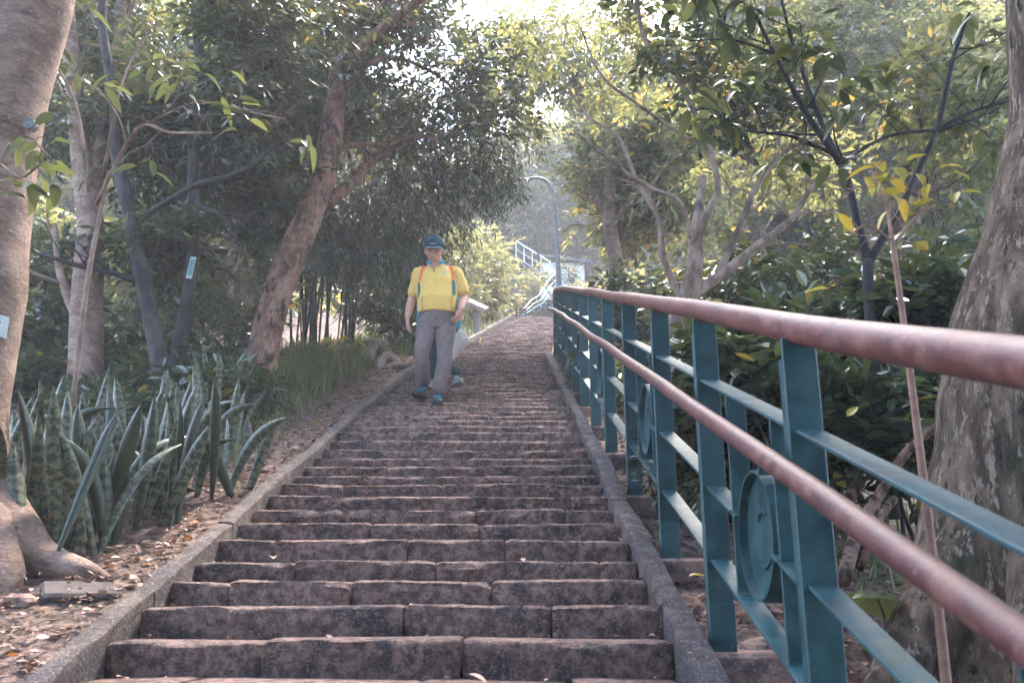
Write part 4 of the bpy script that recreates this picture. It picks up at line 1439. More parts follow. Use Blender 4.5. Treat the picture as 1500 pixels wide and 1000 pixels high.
# ------------------------------------------------------------------ lamp, sign, far rail, far bridge
M['galvd'] = plain('lamp_glass', (.5, .5, .48), .3)
Y = 17.0
lb = P(819, 430, Y); lb[2] = S(Y) - .1
lp = empty('street_lamp', lb, 'slim grey lamp post with a curved arm rising above the far end of the railing', 'lamp')
pts = [lb, P(819, 415, Y), P(815, 350, Y), P(811, 295, Y), P(808, 277, Y), P(800, 265, Y), P(788, 261, Y), P(772, 262, Y)]
MB().tube(pts, [.055, .052, .048, .042, .04, .036, .034, .03], n=12, sub=4).build('pole', M['galv'], lp, smooth=True)
h = MB().box(P(764, 264, Y), (.34, .14, .07), rot=Matrix.Rotation(.05, 3, 'Y'), bev=.02).build('lamp_head', M['galv'], lp)
MB().box(P(764, 268, Y), (.26, .1, .02), bev=.005).build('lamp_glass', M['galvd'], lp)
MB().box(lb + np.array((0, 0, .04)), (.25, .25, .08), bev=.01).build('base_plate', M['galv'], lp)

M['signwood'] = noise_mat('sign_wood', [(.12, .085, .08), (.19, .14, .13), (.25, .2, .185)], scale=10, rough=.85, bump=.5, stretch=(1, 1, .2))
Y = 18.0
sb = P(697, 487, Y); sb[2] = G(sb[0], Y) - .08
sg = empty('sign_post', sb, 'small lectern shaped sign on a wooden post beside the upper steps', 'sign')
tp = P(699, 450, Y)
MB().box((sb + tp) / 2, (.13, .12, tp[2] - sb[2]), bev=.01).build('post', M['signwood'], sg)
rb = Matrix.Rotation(radians(25), 3, 'Y') @ Matrix.Rotation(radians(28), 3, 'X')
MB().box(tp + np.array((.0, 0, .03)), (.46, .34, .10), rot=rb, bev=.01).build('board', M['signwood'], sg)
MB().box(tp + np.array((.0, -.01, .084)), (.40, .28, .008), rot=rb).build('board_face', M['signwood'], sg)

# far rail on the left of the crest
fr = empty('far_railing', P(758, 465, 24.2), 'pale far railing curving up past the crest of the steps', 'railing')


def poly_rail(t, base, top, nposts, mat_p, mat_r, r=.035, bars=2, pw=.07):
    bp, _ = smooth_path(base, [1] * len(base), 6); tp_, _ = smooth_path(top, [1] * len(top), 6)
    MB().tube(tp_, r, n=8).build('top_pipe', mat_r, t, smooth=True)
    MB().tube([lerp(a, b, .62) for a, b in zip(bp, tp_)], r * .75, n=8).build('lower_pipe', mat_r, t, smooth=True)
    for i in range(nposts):
        k = int(i * (len(bp) - 1) / (nposts - 1))
        MB().tube([bp[k], tp_[k]], pw / 2, n=4).build('post', mat_p, t)
    for f in (.3,):
        MB().tube([lerp(a, b, f) for a, b in zip(bp, tp_)], .015, n=4).build('crossbar', mat_p, t)


base = [P(757, 466, 24.3), P(768, 464, 25), P(785, 455, 26), P(800, 446, 27), P(812, 428, 29), P(830, 415, 31)]
top = [P(757, 445, 24.3), P(767, 452, 24.9), P(778, 440, 26), P(790, 432, 27), P(803, 412, 29), P(816, 398, 31)]
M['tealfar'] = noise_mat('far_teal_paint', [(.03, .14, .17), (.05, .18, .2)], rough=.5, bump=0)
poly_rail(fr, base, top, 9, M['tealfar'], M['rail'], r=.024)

# far upper walkway
M['whitewall'] = noise_mat('white_render', [(.62, .60, .57), (.78, .76, .72)], scale=3, rough=.8, bump=.1)
M['darkmetal'] = noise_mat('dark_sheet', [(.03, .04, .05), (.06, .07, .08)], rough=.5, bump=0)
wk = empty('upper_walkway', P(800, 380, 36), 'slanting walkway with thin white handrails high beyond the crest', 'walkway')
a0, a1 = P(756, 366, 36), P(806, 398, 33)
h = np.array((0, 0, .75))
dk = MB()
for off in (0,):
    dk.tube([a0 - h * .6, a1 - h * .6], .16, n=4)
dk.build('deck', M['darkmetal'], wk)
for f, r_ in ((.0, .03), (.5, .02), (1.0, .035)):
    MB().tube([a0 - h * .45 + h * f, a1 - h * .45 + h * f], r_, n=6).build('handrail', M['whitewall'], wk)
for i in range(5):
    q = lerp(a0, a1, i / 4)
    MB().tube([q - h * .5, q + h * .55], .025, n=5).build('post', M['whitewall'], wk)
for (p0, p1, hh, nm, mt_) in (((790, 372), (858, 392), .5, 'roof', 'darkmetal'),):
    q0, q1 = P(*p0, 34), P(*p1, 34)
sh = empty('hillside_shelter', P(825, 420, 34), 'small sunlit white shelter with a thin roof beyond the lamp post', 'shelter')
c = P(826, 402, 34)
MB().box(c + np.array((0, .8, -.4)), (1.7, 1.4, 1.9), bev=.02).build('wall', M['whitewall'], sh)
MB().box(c + np.array((0, .8, .64)), (2.3, 2.0, .1), rot=Matrix.Rotation(.14, 3, 'Y'), bev=.01).build('roof', M['darkmetal'], sh)
MB().box(c + np.array((.35, .08, -.35)), (.4, .06, .8), bev=.005).build('window', M['darkmetal'], sh)
MB().box(c + np.array((-.35, .08, -.6)), (.45, .06, 1.3), bev=.005).build('door', M['signwood'], sh)


# ------------------------------------------------------------------ people
def voxel(name, mb, mat, parent, vs=.007, smooth_it=6, warp=0.0, wscale=9, seed=0):
    me = bpy.data.meshes.new('tmp'); me.from_pydata(mb.v, [], mb.f); me.update()
    o = bpy.data.objects.new('tmp', me)
    ts = bpy.data.scenes.new('workbench'); ts.collection.objects.link(o)
    r = o.modifiers.new('r', 'REMESH'); r.mode = 'VOXEL'; r.voxel_size = vs; r.use_smooth_shade = True
    s = o.modifiers.new('s', 'SMOOTH'); s.iterations = smooth_it; s.factor = .5
    ts.view_layers[0].update(); dg = ts.view_layers[0].depsgraph; dg.update()
    nm = bpy.data.meshes.new_from_object(o.evaluated_get(dg))
    bpy.data.scenes.remove(ts); bpy.data.objects.remove(o); bpy.data.meshes.remove(me)
    nm.name = name
    if warp:
        n_v = len(nm.vertices)
        co = np.empty(n_v * 3, np.float32); nm.vertices.foreach_get('co', co); co = co.reshape(-1, 3)
        no = np.empty(n_v * 3, np.float32); nm.vertex_normals.foreach_get('vector', no); no = no.reshape(-1, 3)
        am = np.array([noise.noise((x * wscale + seed, y * wscale, z * wscale * .7)) + .5 * noise.noise((x * wscale * 2.3, y * wscale * 2.3, z * wscale * 1.2 + seed)) for x, y, z in co.tolist()])
        nm.vertices.foreach_set('co', (co + no * (am * warp)[:, None]).astype(np.float32).ravel()); nm.update()
    nm.materials.clear(); nm.materials.append(mat)
    for p_ in nm.polygons: p_.use_smooth = True
    ob = bpy.data.objects.new(name, nm)
    link(ob, parent)
    return ob


def ell(mb, c, r, rot=None, n=12):
    V, F = [], []
    for i in range(n + 1):
        th = pi * i / n
        for j in range(n * 2):
            ph = pi * j / n
            p_ = Vector((sin(th) * cos(ph) * r[0], sin(th) * sin(ph) * r[1], cos(th) * r[2]))
            if rot is not None: p_ = rot @ p_
            V.append((p_.x + c[0], p_.y + c[1], p_.z + c[2]))
    w_ = n * 2
    for i in range(n):
        for j in range(w_):
            j2 = (j + 1) % w_
            F.append((i * w_ + j, (i + 1) * w_ + j, (i + 1) * w_ + j2, i * w_ + j2))
    mb.raw(V, F)


def loft(mb, rings, n=24, p=2.3):
    """rings: (cx, cy, cz, rx, ry)"""
    V, F = [], []
    for (cx, cy, cz, rx, ry) in rings:
        for j in range(n):
            a = 2 * pi * j / n
            ca, sa = cos(a), sin(a)
            V.append((cx + rx * math.copysign(abs(ca) ** (2 / p), ca), cy + ry * math.copysign(abs(sa) ** (2 / p), sa), cz))
    for i in range(len(rings) - 1):
        for j in range(n):
            j2 = (j + 1) % n
            F.append((i * n + j, i * n + j2, (i + 1) * n + j2, (i + 1) * n + j))
    F.append(tuple(reversed(range(n)))); F.append(tuple((len(rings) - 1) * n + j for j in range(n)))
    mb.raw(V, F)


def limb(mb, pts, rad, n=16, sub=4):
    V, F = tube_np(pts, rad, n, sub=sub)
    mb.raw(V, F)
    ell(mb, pts[0], (rad[0],) * 3, n=8); ell(mb, pts[-1], (rad[-1],) * 3, n=8)


def hand(mb, wrist, d, palm_n, curl=.5, s=1.0, thumb_side=1):
    """five fingered relaxed hand: wrist point, direction, palm normal"""
    d = nrm(np.asarray(d, float)); n = np.asarray(palm_n, float); n = nrm(n - d * n.dot(d)); side = np.cross(d, n) * thumb_side
    w_ = np.asarray(wrist, float)
    pc = w_ + d * .05 * s
    rot = Matrix([[side[i], n[i], d[i]] for i in range(3)])
    ell(mb, pc, (.040 * s, .016 * s, .05 * s), rot)
    for k, (o, L) in enumerate(((.029, .070), (.010, .078), (-.010, .073), (-.028, .058))):
        b = w_ + d * .085 * s + side * o * s
        q = [w_ + d * .05 * s + side * o * .8 * s, b]
        dd = d.copy()
        for j in range(3):
            an = curl * (.55 + .35 * j + .08 * k)
            dd = nrm(dd * cos(an * .6) + n * sin(an * .6)); q.append(q[-1] + dd * L * s / 3)
        limb(mb, q, [.009 * s, .0095 * s, .009 * s, .008 * s, .0065 * s], n=8, sub=2)
    b = w_ + d * .02 * s + side * .022 * s
    q = [b, b + (d * .6 + side * .8) * .03 * s, b + (d * 1.3 + side * 1.0 + n * .3) * .035 * s, b + (d * 2.0 + side * 1.0 + n * .6) * .035 * s]
    limb(mb, q, [.012 * s, .012 * s, .0105 * s, .008 * s], n=8, sub=2)


def fabric(name, c, c2, scale=40):
    return noise_mat(name, [c, c2], scale=scale, rough=.85, bump=.4, bscale=14, dist=.02, spec=.2)


M['skin'] = noise_mat('skin', [(.44, .23, .165), (.54, .30, .22)], scale=14, rough=.55, bump=.1, spec=.35)
M['skin2'] = noise_mat('skin_dark', [(.24, .10, .075), (.30, .13, .10)], scale=14, rough=.55, bump=0)
M['hair'] = noise_mat('hair', [(.012, .010, .010), (.03, .025, .022)], scale=60, rough=.6, bump=.4)
M['shirt'] = fabric('yellow_jersey', (.86, .55, .14), (.92, .62, .20))
M['shirtteal'] = fabric('teal_panel', (.03, .13, .15), (.05, .17, .18))
M['collar'] = fabric('blue_collar', (.02, .20, .30), (.03, .26, .36))
M['trouser'] = fabric('grey_trousers', (.15, .115, .115), (.19, .15, .15), 25)
M['cap'] = fabric('cap_cloth', (.018, .055, .075), (.03, .08, .10))
M['capbrim'] = fabric('brim_cloth', (.06, .14, .17), (.08, .17, .2))
M['orange'] = fabric('orange_strap', (.75, .17, .06), (.85, .24, .10))
M['packblue'] = fabric('blue_pack', (.02, .28, .42), (.04, .36, .5))
M['shoeteal'] = noise_mat('teal_shoe', [(.006, .02, .028), (.01, .05, .065), (.015, .13, .16)], scale=22, rough=.6, bump=.3)
M['sole'] = plain('shoe_sole', (.03, .03, .035), .7)
M['greyshoe'] = noise_mat('grey_shoe', [(.07, .08, .09), (.28, .31, .33)], scale=30, rough=.7, bump=.3)
M['jeans'] = fabric('dark_trousers', (.012, .035, .05), (.02, .05, .065))
M['whitecloth'] = fabric('white_cloth', (.50, .43, .40), (.60, .53, .49))
M['print'] = plain('pale_print', (.72, .66, .42), .7)


def person(label, loc, J, mats, rz=0, vs=.007, hat=True, kind='man', head_down=.27, detail=True):
    """J: joints in local metres, facing -Y, z=0 under the lower foot"""
    t = empty('person', loc, label, 'person')
    t.rotation_euler.z = rz
    A = lambda k: np.array(J[k], float)
    b = MB()
    # head
    hc = A('head')
    rot = Matrix.Rotation(head_down, 3, 'X')

    def hp(x, y, z):
        v = rot @ Vector((x, y, z)); return (hc[0] + v.x, hc[1] + v.y, hc[2] + v.z)
    ell(b, hp(0, .01, .03), (.078, .098, .098), rot)
    ell(b, hp(0, -.018, -.035), (.069, .075, .078), rot)
    ell(b, hp(0, -.045, -.088), (.042, .04, .03), rot)          # chin
    ell(b, hp(0, -.098, -.018), (.014, .02, .028), rot)          # nose
    ell(b, hp(0, -.103, -.034), (.019, .014, .011), rot)
    for s in (-1, 1):
        ell(b, hp(s * .045, -.068, -.038), (.028, .026, .026), rot)    # cheeks
        ell(b, hp(s * .032, -.082, .018), (.027, .014, .011), rot)     # brow
        ell(b, hp(s * .080, .012, -.012), (.012, .022, .034), rot)     # ears
    ell(b, hp(0, -.092, -.062), (.025, .012, .007), rot)
    ell(b, hp(0, -.088, -.075), (.022, .012, .007), rot)
    nk = A('neck')
    limb(b, [nk + (0, .01, -.05), (nk + hc) / 2 + (0, .015, 0), hc + (0, .02, -.03)], [.075, .062, .06], sub=3)
    limb(b, [nk + (-.10, .01, -.10), nk + (0, .01, -.05), nk + (.10, .01, -.10)], [.03, .055, .03])
    limb(b, [nk + (0, .01, -.04), (A('hip_l') + A('hip_r')) / 2 + (0, 0, .1)], [.09, .09], sub=2)
    for s in 'lr':
        sh, el_, wr = A('sh_' + s), A('el_' + s), A('wr_' + s)
        bk = mats.get('bulk', 1)
        limb(b, [nk + (0, 0, -.10), sh + (0, 0, -.015), lerp(sh, el_, .5), el_, lerp(el_, wr, .35), lerp(el_, wr, .75), wr], [.04 * bk, .042 * bk, .046 * bk, .040 * bk, .044 * bk, .034 * bk, .026 * bk], n=14, sub=3)
        hd = A('hand_' + s)
        hand(b, wr, hd, J.get('palm_' + s, (0, .6 if s == 'l' else .6, 0)), curl=J.get('curl_' + s, .55), s=1.0, thumb_side=J.get('thumb_' + s, 1))
    body = voxel('body', b, mats['skin'], t, vs=min(vs, .0055) if detail else vs, smooth_it=2)
    if detail:
        for s in (-1, 1):
            m = MB(); ell(m, hp(s * .031, -.091, .001), (.017, .007, .006), rot, n=6); m.build('eye', M['hair'], t, smooth=True)
            m = MB(); ell(m, hp(s * .032, -.097, .019), (.024, .006, .005), rot, n=6); m.build('eyebrow', M['hair'], t, smooth=True)
        m = MB(); ell(m, hp(0, -.104, -.0685), (.026, .006, .004), rot, n=6); m.build('mouth', M['skin2'], t, smooth=True)
    # hair
    m = MB(); ell(m, hp(0, .022, .042), (.082, .098, .094), rot); 
    m.build('hair', M['hair'], t, smooth=True)
    if hat:
        m = MB(); V, F = [], []
        n = 26
        for i, (zz, rr) in enumerate(((.022, 1.06), (.05, 1.09), (.08, 1.06), (.108, .93), (.130, .70), (.142, .38), (.146, .03))):
            for j in range(n):
                a = 2 * pi * j / n
                fr_ = 1 + (.05 if sin(a) < -.3 and 1 < i < 5 else 0)
                V.append(hp(cos(a) * .083 * rr, .008 + sin(a) * .104 * rr * fr_, zz))
        for i in range(6):
            for j in range(n):
                j2 = (j + 1) % n; F.append((i * n + j, i * n + j2, (i + 1) * n + j2, (i + 1) * n + j))
        for i, (zz, rr) in enumerate(((.022, 1.03), (.06, 1.0))):
            for j in range(n):
                a = 2 * pi * j / n; V.append(hp(cos(a) * .083 * rr, .008 + sin(a) * .104 * rr, zz))
        o7 = 7 * n
        for j in range(n):
            j2 = (j + 1) % n
            F.append((j, o7 + j, o7 + j2, j2)); F.append((o7 + j, o7 + n + j, o7 + n + j2, o7 + j2))
        cp_ = add('cap', np.array(V), F, M['cap'], None, smooth=True); cp_.parent = t
        V, F = [], []
        nn_ = 14
        for layer in (0, .005):
            for i in range(5):
                u = i / 4
                for j in range(nn_ + 1):
                    a = -pi + pi * j / nn_
                    a = lerp(-pi * .95, -pi * .05, j / nn_)
                    ex = u * .075 * sin(-a) ** .7
                    V.append(hp(cos(a) * (.084 + .005 * u), .008 + sin(a) * .104 - ex, .026 - .30 * ex - .012 * cos(a) ** 2 * u - layer))
        q = nn_ + 1
        for i in range(4):
            for j in range(nn_):
                for l_ in (0, 5 * q):
                    F.append((l_ + i * q + j, l_ + i * q + j + 1, l_ + (i + 1) * q + j + 1, l_ + (i + 1) * q + j))
        for j in range(nn_): F.append((4 * q + j, 4 * q + j + 1, 9 * q + j + 1, 9 * q + j))
        br = add('brim', np.array(V), F, M['capbrim'], None, smooth=True); br.parent = cp_
        m = MB(); m.tube([hp(-.03, -.109, .046), hp(0, -.116, .048), hp(.03, -.109, .046)], .0045, n=6, sub=3)
        o = m.build('cap_logo_strip', M['tagwhite'], None, smooth=True); o.parent = cp_
    # trousers
    m = MB()
    pv = (A('hip_l') + A('hip_r')) / 2
    hw = mats.get('hipw', .165)
    loft(m, [(pv[0], pv[1], pv[2] - .07, hw * .9, .115), (pv[0], pv[1], pv[2] + .02, hw, .125), (pv[0], pv[1], pv[2] + .14, hw * .98, .12)])
    for s in 'lr':
        hp_, kn, an = A('hip_' + s), A('kn_' + s), A('an_' + s)
        limb(m, [hp_ + (0, 0, .05), lerp(hp_, kn, .35), kn, lerp(kn, an, .45), an + (0, .01, .085)], mats.get('legr', [.098, .092, .080, .078, .082]), n=18, sub=4)
    voxel('trousers', m, mats['trouser'], t, vs=vs, smooth_it=3, warp=.015, wscale=8, seed=loc[1])
    # shoes
    for s in 'lr':
        an = A('an_' + s); rzf = J.get('foot_' + s, 0)
        pit = J.get('fpitch_' + s, 0)
        rf = Matrix.Rotation(rzf, 3, 'Z') @ Matrix.Rotation(pit, 3, 'X')

        def fp(x, y, z):
            v = rf @ Vector((x * 1.2, y * 1.2, z * (1.1 if z > -.06 else 1))); return (an[0] + v.x, an[1] + v.y, an[2] + v.z)
        m = MB()
        ell(m, fp(0, .015, -.03), (.042, .055, .045), rf, 8); ell(m, fp(0, -.06, -.042), (.045, .08, .036), rf, 8); ell(m, fp(0, -.125, -.050), (.047, .065, .027), rf, 8)
        ell(m, fp(0, .0, .0), (.038, .045, .04), rf, 8)
        so = voxel('shoe', m, mats['shoe'], t, vs=.006, smooth_it=2)
        m = MB(); V, F = [], []
        n = 20
        for zz in (-.082, -.064):
            for j in range(n):
                a = 2 * pi * j / n
                V.append(fp(cos(a) * (.047 if sin(a) < 0 else .041), -.055 + sin(a) * .135, zz))
        for j in range(n): F.append((j, (j + 1) % n, n + (j + 1) % n, n + j))
        F.append(tuple(reversed(range(n)))); F.append(tuple(n + j for j in range(n)))
        o = add('sole', np.array(V), F, mats.get('sole', M['sole']), None); o.parent = so
        if detail:
            m = MB()
            for q in range(3):
                m.tube([fp(-.025, -.03 - q * .025, .002 - q * .013), fp(0, -.035 - q * .025, .008 - q * .013), fp(.025, -.03 - q * .025, .002 - q * .013)], .0035, n=5, sub=2)
            o = m.build('laces', M['packblue'] if mats['shoe'] is M['shoeteal'] else M['tagwhite'], None); o.parent = so
    # shirt
    m = MB()
    sh_l, sh_r = A('sh_l'), A('sh_r')
    sx = (sh_l[0] + sh_r[0]) / 2; hem = J['hem']
    bw = mats.get('belly', 1.0)
    zs = sh_l[2]
    loft(m, [(pv[0], pv[1] - .005, hem, .178 * bw, .128 * bw), (pv[0], pv[1] - .012, hem + .05, .180 * bw, .135 * bw), (lerp(pv[0], sx, .3), pv[1] - .018, hem + .14, .186 * bw, .145 * bw), (lerp(pv[0], sx, .6), pv[1] - .01, hem + .26, .188 * bw, .130 * bw),
             (sx, nk[1] - .01, zs - .10, .188 * bw, .118), (sx, nk[1] + .0, zs - .03, .17, .10), (sx, nk[1] + .01, zs + .03, .125, .082), (sx, nk[1] + .012, zs + .085, .072, .066)])
    for s in 'lr':
        sh, el_ = A('sh_' + s), A('el_' + s)
        e = lerp(sh, el_, mats.get('sleeve', .72))
        limb(m, [lerp((sx, sh[1], sh[2]), sh, .55), sh + (0, 0, -.005), lerp(sh, e, .5), e], [.055, .066, .068, .066], n=16, sub=3)
    shirt = voxel('shirt', m, mats['shirt'], t, vs=vs, smooth_it=5, warp=.010, wscale=7, seed=3 + loc[1])
    # open the sleeve ends and hem visually with a dark lining ring
    return t, shirt, hp


# front man
k0 = min(STEP_Y, key=lambda k: abs(STEP_Y[k] - 8.2))
zf = STEP_Z[k0]
SCL = 1.0
MS = 1.04
mx, my = P(637, 588, 8.38)[0], 8.38
lift = STEP_Z[k0 + 1] - zf
J = dict(head=(-.035, -.095, 1.505), neck=(-.02, -.01, 1.40), sh_l=(-.178, .01, 1.305), sh_r=(.174, .01, 1.315), el_l=(-.245, .03, 1.05), el_r=(.255, .03, 1.07),
         wr_l=(-.275, -.04, .845), wr_r=(.235, -.12, .90), hand_l=(.10, -.08, -1), hand_r=(-.35, -.15, -1), palm_l=(1, .3, 0), palm_r=(-.9, .5, 0), thumb_l=-1, thumb_r=1, curl_l=.55, curl_r=.9,
         hip_l=(-.085, 0, .80), hip_r=(.085, -.005, .80), kn_l=(-.118, -.09, .50), kn_r=(.085, -.06, .44), an_l=(-.125, .09, .083 + lift), an_r=(.035, -.04, .083), hem=.89, foot_l=-.25, foot_r=.05, fpitch_r=.12)
mats = dict(skin=M['skin'], trouser=M['trouser'], shoe=M['shoeteal'], shirt=M['shirt'], bulk=1.02, belly=1.04, legr=[.098, .090, .072, .069, .068])
man, shirt, hp = person('man in a yellow polo shirt, grey trousers and dark blue cap walking down the steps', (mx, my, zf), J, mats)
man.scale = (MS, MS, MS)


def surf_strip(name, pts, w_, th, mat, parent, nrmv=(0, -1, 0)):
    """flat band following points"""
    V, F = [], []
    pts = [np.asarray(p_, float) for p_ in pts]
    pts, _ = smooth_path(pts, [1] * len(pts), 4)
    n = np.array(nrmv, float)
    for i, p_ in enumerate(pts):
        tg_ = nrm(pts[min(len(pts) - 1, i + 1)] - pts[max(0, i - 1)])
        s = nrm(np.cross(tg_, n))
        ww = w_ if not callable(w_) else w_(i / (len(pts) - 1))
        nl = nrm(np.cross(s, tg_))
        V += [p_ - s * ww / 2 - nl * th / 2, p_ + s * ww / 2 - nl * th / 2, p_ + s * ww / 2 + nl * th / 2, p_ - s * ww / 2 + nl * th / 2]
    for i in range(len(pts) - 1):
        for k in range(4):
            F.append((i * 4 + k, i * 4 + (k + 1) % 4, (i + 1) * 4 + (k + 1) % 4, (i + 1) * 4 + k))
    F.append((0, 1, 2, 3)); F.append(tuple(4 * (len(pts) - 1) + k for k in (3, 2, 1, 0)))
    o = add(name, np.array(V), F, mat, None, smooth=False); o.parent = parent
    return o


bpy.context.view_layer.update()


def on_front(x, z, obj, out=.003):
    """point on the front of the shirt at local x, z"""
    ok, loc_, nn_, _ = obj.ray_cast(Vector((x, -1.0, z)), Vector((0, 1, 0)))
    return np.array(loc_) + np.array(nn_) * out if ok else np.array((x, -.13, z))


def surf_panel(name, outline_l, outline_r, mat, parent, obj, out=.0035, n=8):
    """panel wrapped on the shirt: rows between two polylines of (x,z)"""
    V, F = [], []
    m_ = len(outline_l)
    for i in range(m_):
        for j in range(n + 1):
            u = j / n
            x = lerp(outline_l[i][0], outline_r[i][0], u); z = lerp(outline_l[i][1], outline_r[i][1], u)
            V.append(on_front(x, z, obj, out))
    for i in range(m_ - 1):
        for j in range(n):
            F.append((i * (n + 1) + j, i * (n + 1) + j + 1, (i + 1) * (n + 1) + j + 1, (i + 1) * (n + 1) + j))
    o = add(name, np.array(V), F, mat, None, smooth=True); o.parent = parent
    return o


sl = [i / 9 for i in range(10)]
surf_panel('teal_side_panel', [(lerp(.135, .150, u) + .0 * u, lerp(1.30, 1.03, u)) for u in sl], [(lerp(.140, .178, u) + .012 * sin(pi * u), lerp(1.30, 1.05, u)) for u in sl], M['shirtteal'], shirt, shirt)
surf_panel('teal_side_panel', [(lerp(-.176, -.178, u), lerp(1.18, 1.0, u)) for u in sl], [(lerp(-.165, -.172, u) + .02 * sin(pi * u), lerp(1.18, 1.0, u)) for u in sl], M['shirtteal'], shirt, shirt)
surf_strip('zip', [on_front(-.028, z, shirt, .004) for z in (1.375, 1.34, 1.30, 1.27)], .007, .003, M['sole'], shirt)
for s in (-1, 1):
    surf_strip('seam', [on_front(s * .135 + .01, z, shirt, .002) for z in (1.02, .97, .92, .88)], .004, .002, M['shirtteal'], shirt)
# collar points
surf_strip('collar', [(-.02 - .085, .06, 1.425), (-.02 - .088, -.01, 1.415), (-.02 - .065, -.075, 1.385), (-.02 - .03, -.103, 1.355)], lambda t: .028 * (1 - .3 * t), .006, M['collar'], shirt, (-.8, -.5, .5))
surf_strip('collar', [(-.02 + .085, .06, 1.425), (-.02 + .088, -.01, 1.415), (-.02 + .065, -.075, 1.385), (-.02 + .035, -.103, 1.355)], lambda t: .028 * (1 - .3 * t), .006, M['collar'], shirt, (.8, -.5, .5))
# printed emblem on the chest: three pale strokes and a worn patch
for q in range(4):
    x0 = .05 + q * .014
    surf_strip('chest_print', [on_front(x0, z, shirt, .0025) for z in (1.325, 1.31, 1.295)], .009, .0015, M['print'], shirt)
for q in range(3):
    z0 = 1.275 - q * .018
    surf_strip('chest_print', [on_front(x, z0 + .004 * q, shirt, .0025) for x in (.045 + q * .01, .075, .115 - q * .012)], .010, .0015, M['print'], shirt)

# backpack with orange straps
bp_ = empty('backpack', (mx, my + .2, zf + 1.1), 'blue backpack with orange shoulder straps worn by the man in yellow', 'backpack')
off = np.array((mx, my, zf))


def W3(*p_): return off + MS * np.array(p_, float)


m = MB()
loft(m, [(-.0, .20, .78, .185, .07), (0, .215, .84, .215, .10), (0, .22, 1.0, .22, .12), (0, .21, 1.18, .19, .11), (0, .19, 1.32, .13, .07)], p=2.8)
m.v = [tuple(MS * np.array(v) + off) for v in m.v]
m.build('bag', M['packblue'], bp_, smooth=True)


def sh_pt(x, z, out=.006):
    q = on_front(x, z, shirt, out); return W3(*q)


def on_top(x, y, obj, out=.006):
    ok, loc_, nn_, _ = obj.ray_cast(Vector((x, y, 2.0)), Vector((0, 0, -1)))
    return np.array(loc_) + np.array(nn_) * out if ok else np.array((x, y, 1.38))


for s in (-1, 1):
    xs = s * .128 - .003
    pts = [W3(xs, .12, 1.30)] + [W3(*on_top(xs, y_, shirt)) for y_ in (.06, .02, -.03)] + [sh_pt(xs + s * .012, 1.31, .007), sh_pt(xs + s * .02, 1.25, .007), sh_pt(xs + s * .024, 1.19, .007)]
    o = surf_strip('shoulder_strap', pts, .030, .007, M['orange'], None)
    o.parent = bp_; o.location = -Vector(bp_.location)

# second person close behind
k1 = min(STEP_Y, key=lambda k: abs(STEP_Y[k] - 9.2))
zf2 = STEP_Z[k1]
x2 = P(645, 565, 9.35)[0]
J2 = dict(head=(-.06, -.02, 1.36), neck=(-.05, .0, 1.25), sh_l=(-.19, .01, 1.19), sh_r=(.10, .01, 1.19), el_l=(-.2, .05, .95), el_r=(.15, .05, .93),
          wr_l=(-.18, -.02, .76), wr_r=(.175, -.10, .775), hand_l=(.1, -.1, -1), hand_r=(.0, -.3, -1), palm_l=(1, .3, 0), palm_r=(-1, .2, 0), thumb_l=-1, thumb_r=1, curl_l=.5, curl_r=1.6,
          hip_l=(-.10, 0, .72), hip_r=(.04, 0, .72), kn_l=(-.10, -.04, .42), kn_r=(.04, -.03, .40), an_l=(-.09, .0, .09), an_r=(.16, .16, .09 + .09), hem=.80, foot_l=-.1, foot_r=.3)
mats2 = dict(skin=M['skin'], trouser=M['jeans'], shoe=M['greyshoe'], shirt=M['jeans'], bulk=.9, belly=.82, hipw=.13, legr=[.08, .075, .06, .052, .05], sole=M['tagwhite'])
p2, s2, _ = person('person in dark clothes almost hidden behind the man in yellow, holding a white bag', (x2, 9.35, zf2), J2, mats2, detail=False)
# white bag in the hand
hx = np.array((x2 + .175, 9.35 - .15, zf2 + .69))
wb = empty('cloth_bag', hx, 'crumpled white cloth bag hanging from the hidden person\'s hand beside the grey trousers', 'bag')
m = MB()
n = 26; V, F = [], []
for i, (zz, rx, ry, cx) in enumerate(((.04, .010, .010, .0), (.01, .016, .014, 0.0), (-.04, .042, .03, .02), (-.10, .072, .045, .042), (-.16, .092, .055, .058), (-.20, .096, .055, .062), (-.26, .078, .05, .040), (-.32, .052, .04, .012), (-.38, .030, .025, -.012), (-.42, .008, .008, -.026))):
    zz *= .88; rx *= .85; cx *= .9
    for j in range(n):
        a = 2 * pi * j / n
        r_ = 1 + .22 * noise.noise((cos(a) * 1.9, sin(a) * 1.9, zz * 11)) + .10 * sin(a * 6 + zz * 16)
        V.append(hx + np.array((cx + cos(a) * rx * r_, sin(a) * ry * r_, zz + .02 * noise.noise((a, zz * 14, 2)))))
for i in range(9):
    for j in range(n):
        j2 = (j + 1) % n; F.append((i * n + j, i * n + j2, (i + 1) * n + j2, (i + 1) * n + j))
F.append(tuple(reversed(range(n)))); F.append(tuple(9 * n + j for j in range(n)))
add('sack', np.array(V), F, M['whitecloth'], wb, smooth=True)
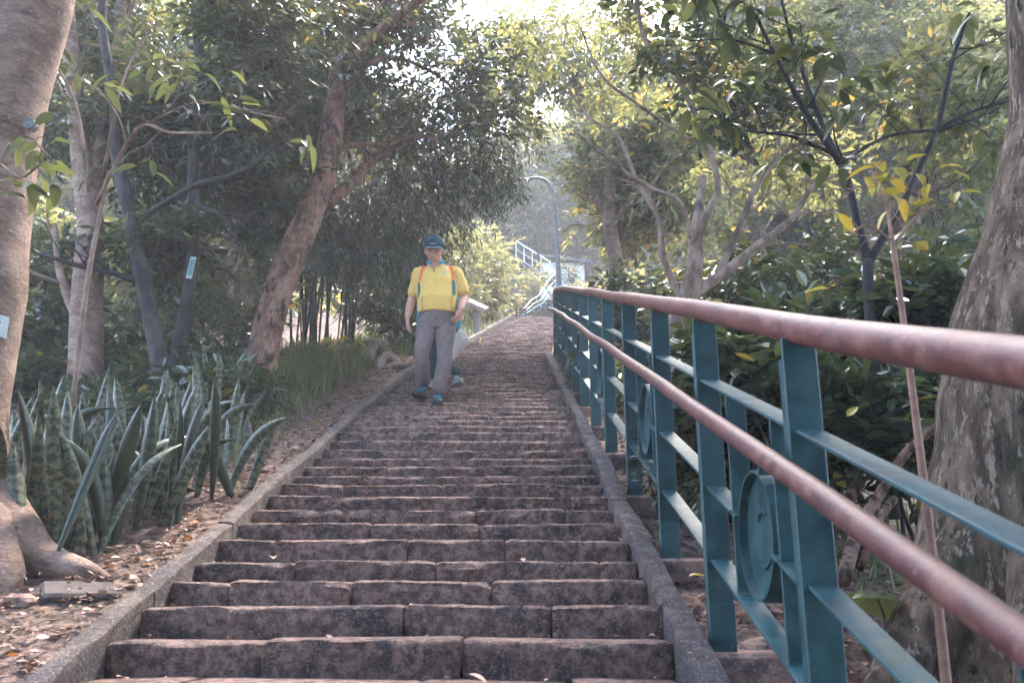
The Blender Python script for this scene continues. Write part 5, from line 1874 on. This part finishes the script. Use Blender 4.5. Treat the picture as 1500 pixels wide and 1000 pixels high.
m = MB(); m.tube([hx + np.array((-.01, 0, .03)), hx + np.array((-.02, 0, .07)), hx + np.array((.01, -.02, .075)), hx + np.array((.012, 0, .03))], .006, n=6, sub=3)
m.build('handle', M['whitecloth'], wb, smooth=True)

# distant figures at the crest
M['pinkcloth'] = fabric('pink_cloth', (.42, .24, .24), (.5, .3, .3))
M['paleshirt'] = fabric('pale_shirt', (.50, .48, .47), (.6, .58, .57))
JF = dict(head=(0, -.02, 1.50), neck=(0, .0, 1.38), sh_l=(-.18, .01, 1.32), sh_r=(.18, .01, 1.32), el_l=(-.22, .03, 1.05), el_r=(.23, -.05, 1.06),
          wr_l=(-.2, -.06, .83), wr_r=(.2, -.22, 1.05), hand_l=(.1, -.1, -1), hand_r=(0, -1, .1), palm_l=(1, .3, 0), palm_r=(-1, .2, 0), thumb_l=-1, thumb_r=1,
          hip_l=(-.08, 0, .80), hip_r=(.08, 0, .80), kn_l=(-.10, -.04, .46), kn_r=(.09, .03, .46), an_l=(-.10, .0, .09), an_r=(.10, .12, .09), hem=.84)
mf = dict(skin=M['skin'], trouser=M['jeans'], shoe=M['greyshoe'], shirt=M['paleshirt'])
q = P(801, 463, 31.0)
person('distant walker in a pale shirt and dark shorts at the top of the steps', (q[0], 31.0, S(31.0)), JF, mf, vs=.014, detail=False, hat=False)
mf2 = dict(mf, shirt=M['pinkcloth'], trouser=M['pinkcloth'])
q = P(811, 440, 35.0)
person('distant walker in pinkish clothes beside the far railing', (q[0], 35.0, S(35.0)), JF, mf2, vs=.014, detail=False, hat=False, rz=2.6)

# ------------------------------------------------------------------ haze
m, nt, N, L, B = new_mat('haze_air')
N.remove(B)
pv = N.new('ShaderNodeVolumePrincipled')
pv.inputs['Color'].default_value = (.96, .97, 1.0, 1)
pv.inputs['Density'].default_value = HAZE
pv.inputs['Anisotropy'].default_value = .1
L.new(pv.outputs[0], N['Material Output'].inputs['Volume'])
hz = MB().box((0, 75, 32), (320, 190, 74))
o = add('haze', hz.v, hz.f, m); o['kind'] = 'stuff'
o['label'] = 'pale haze hanging in the air under the trees'
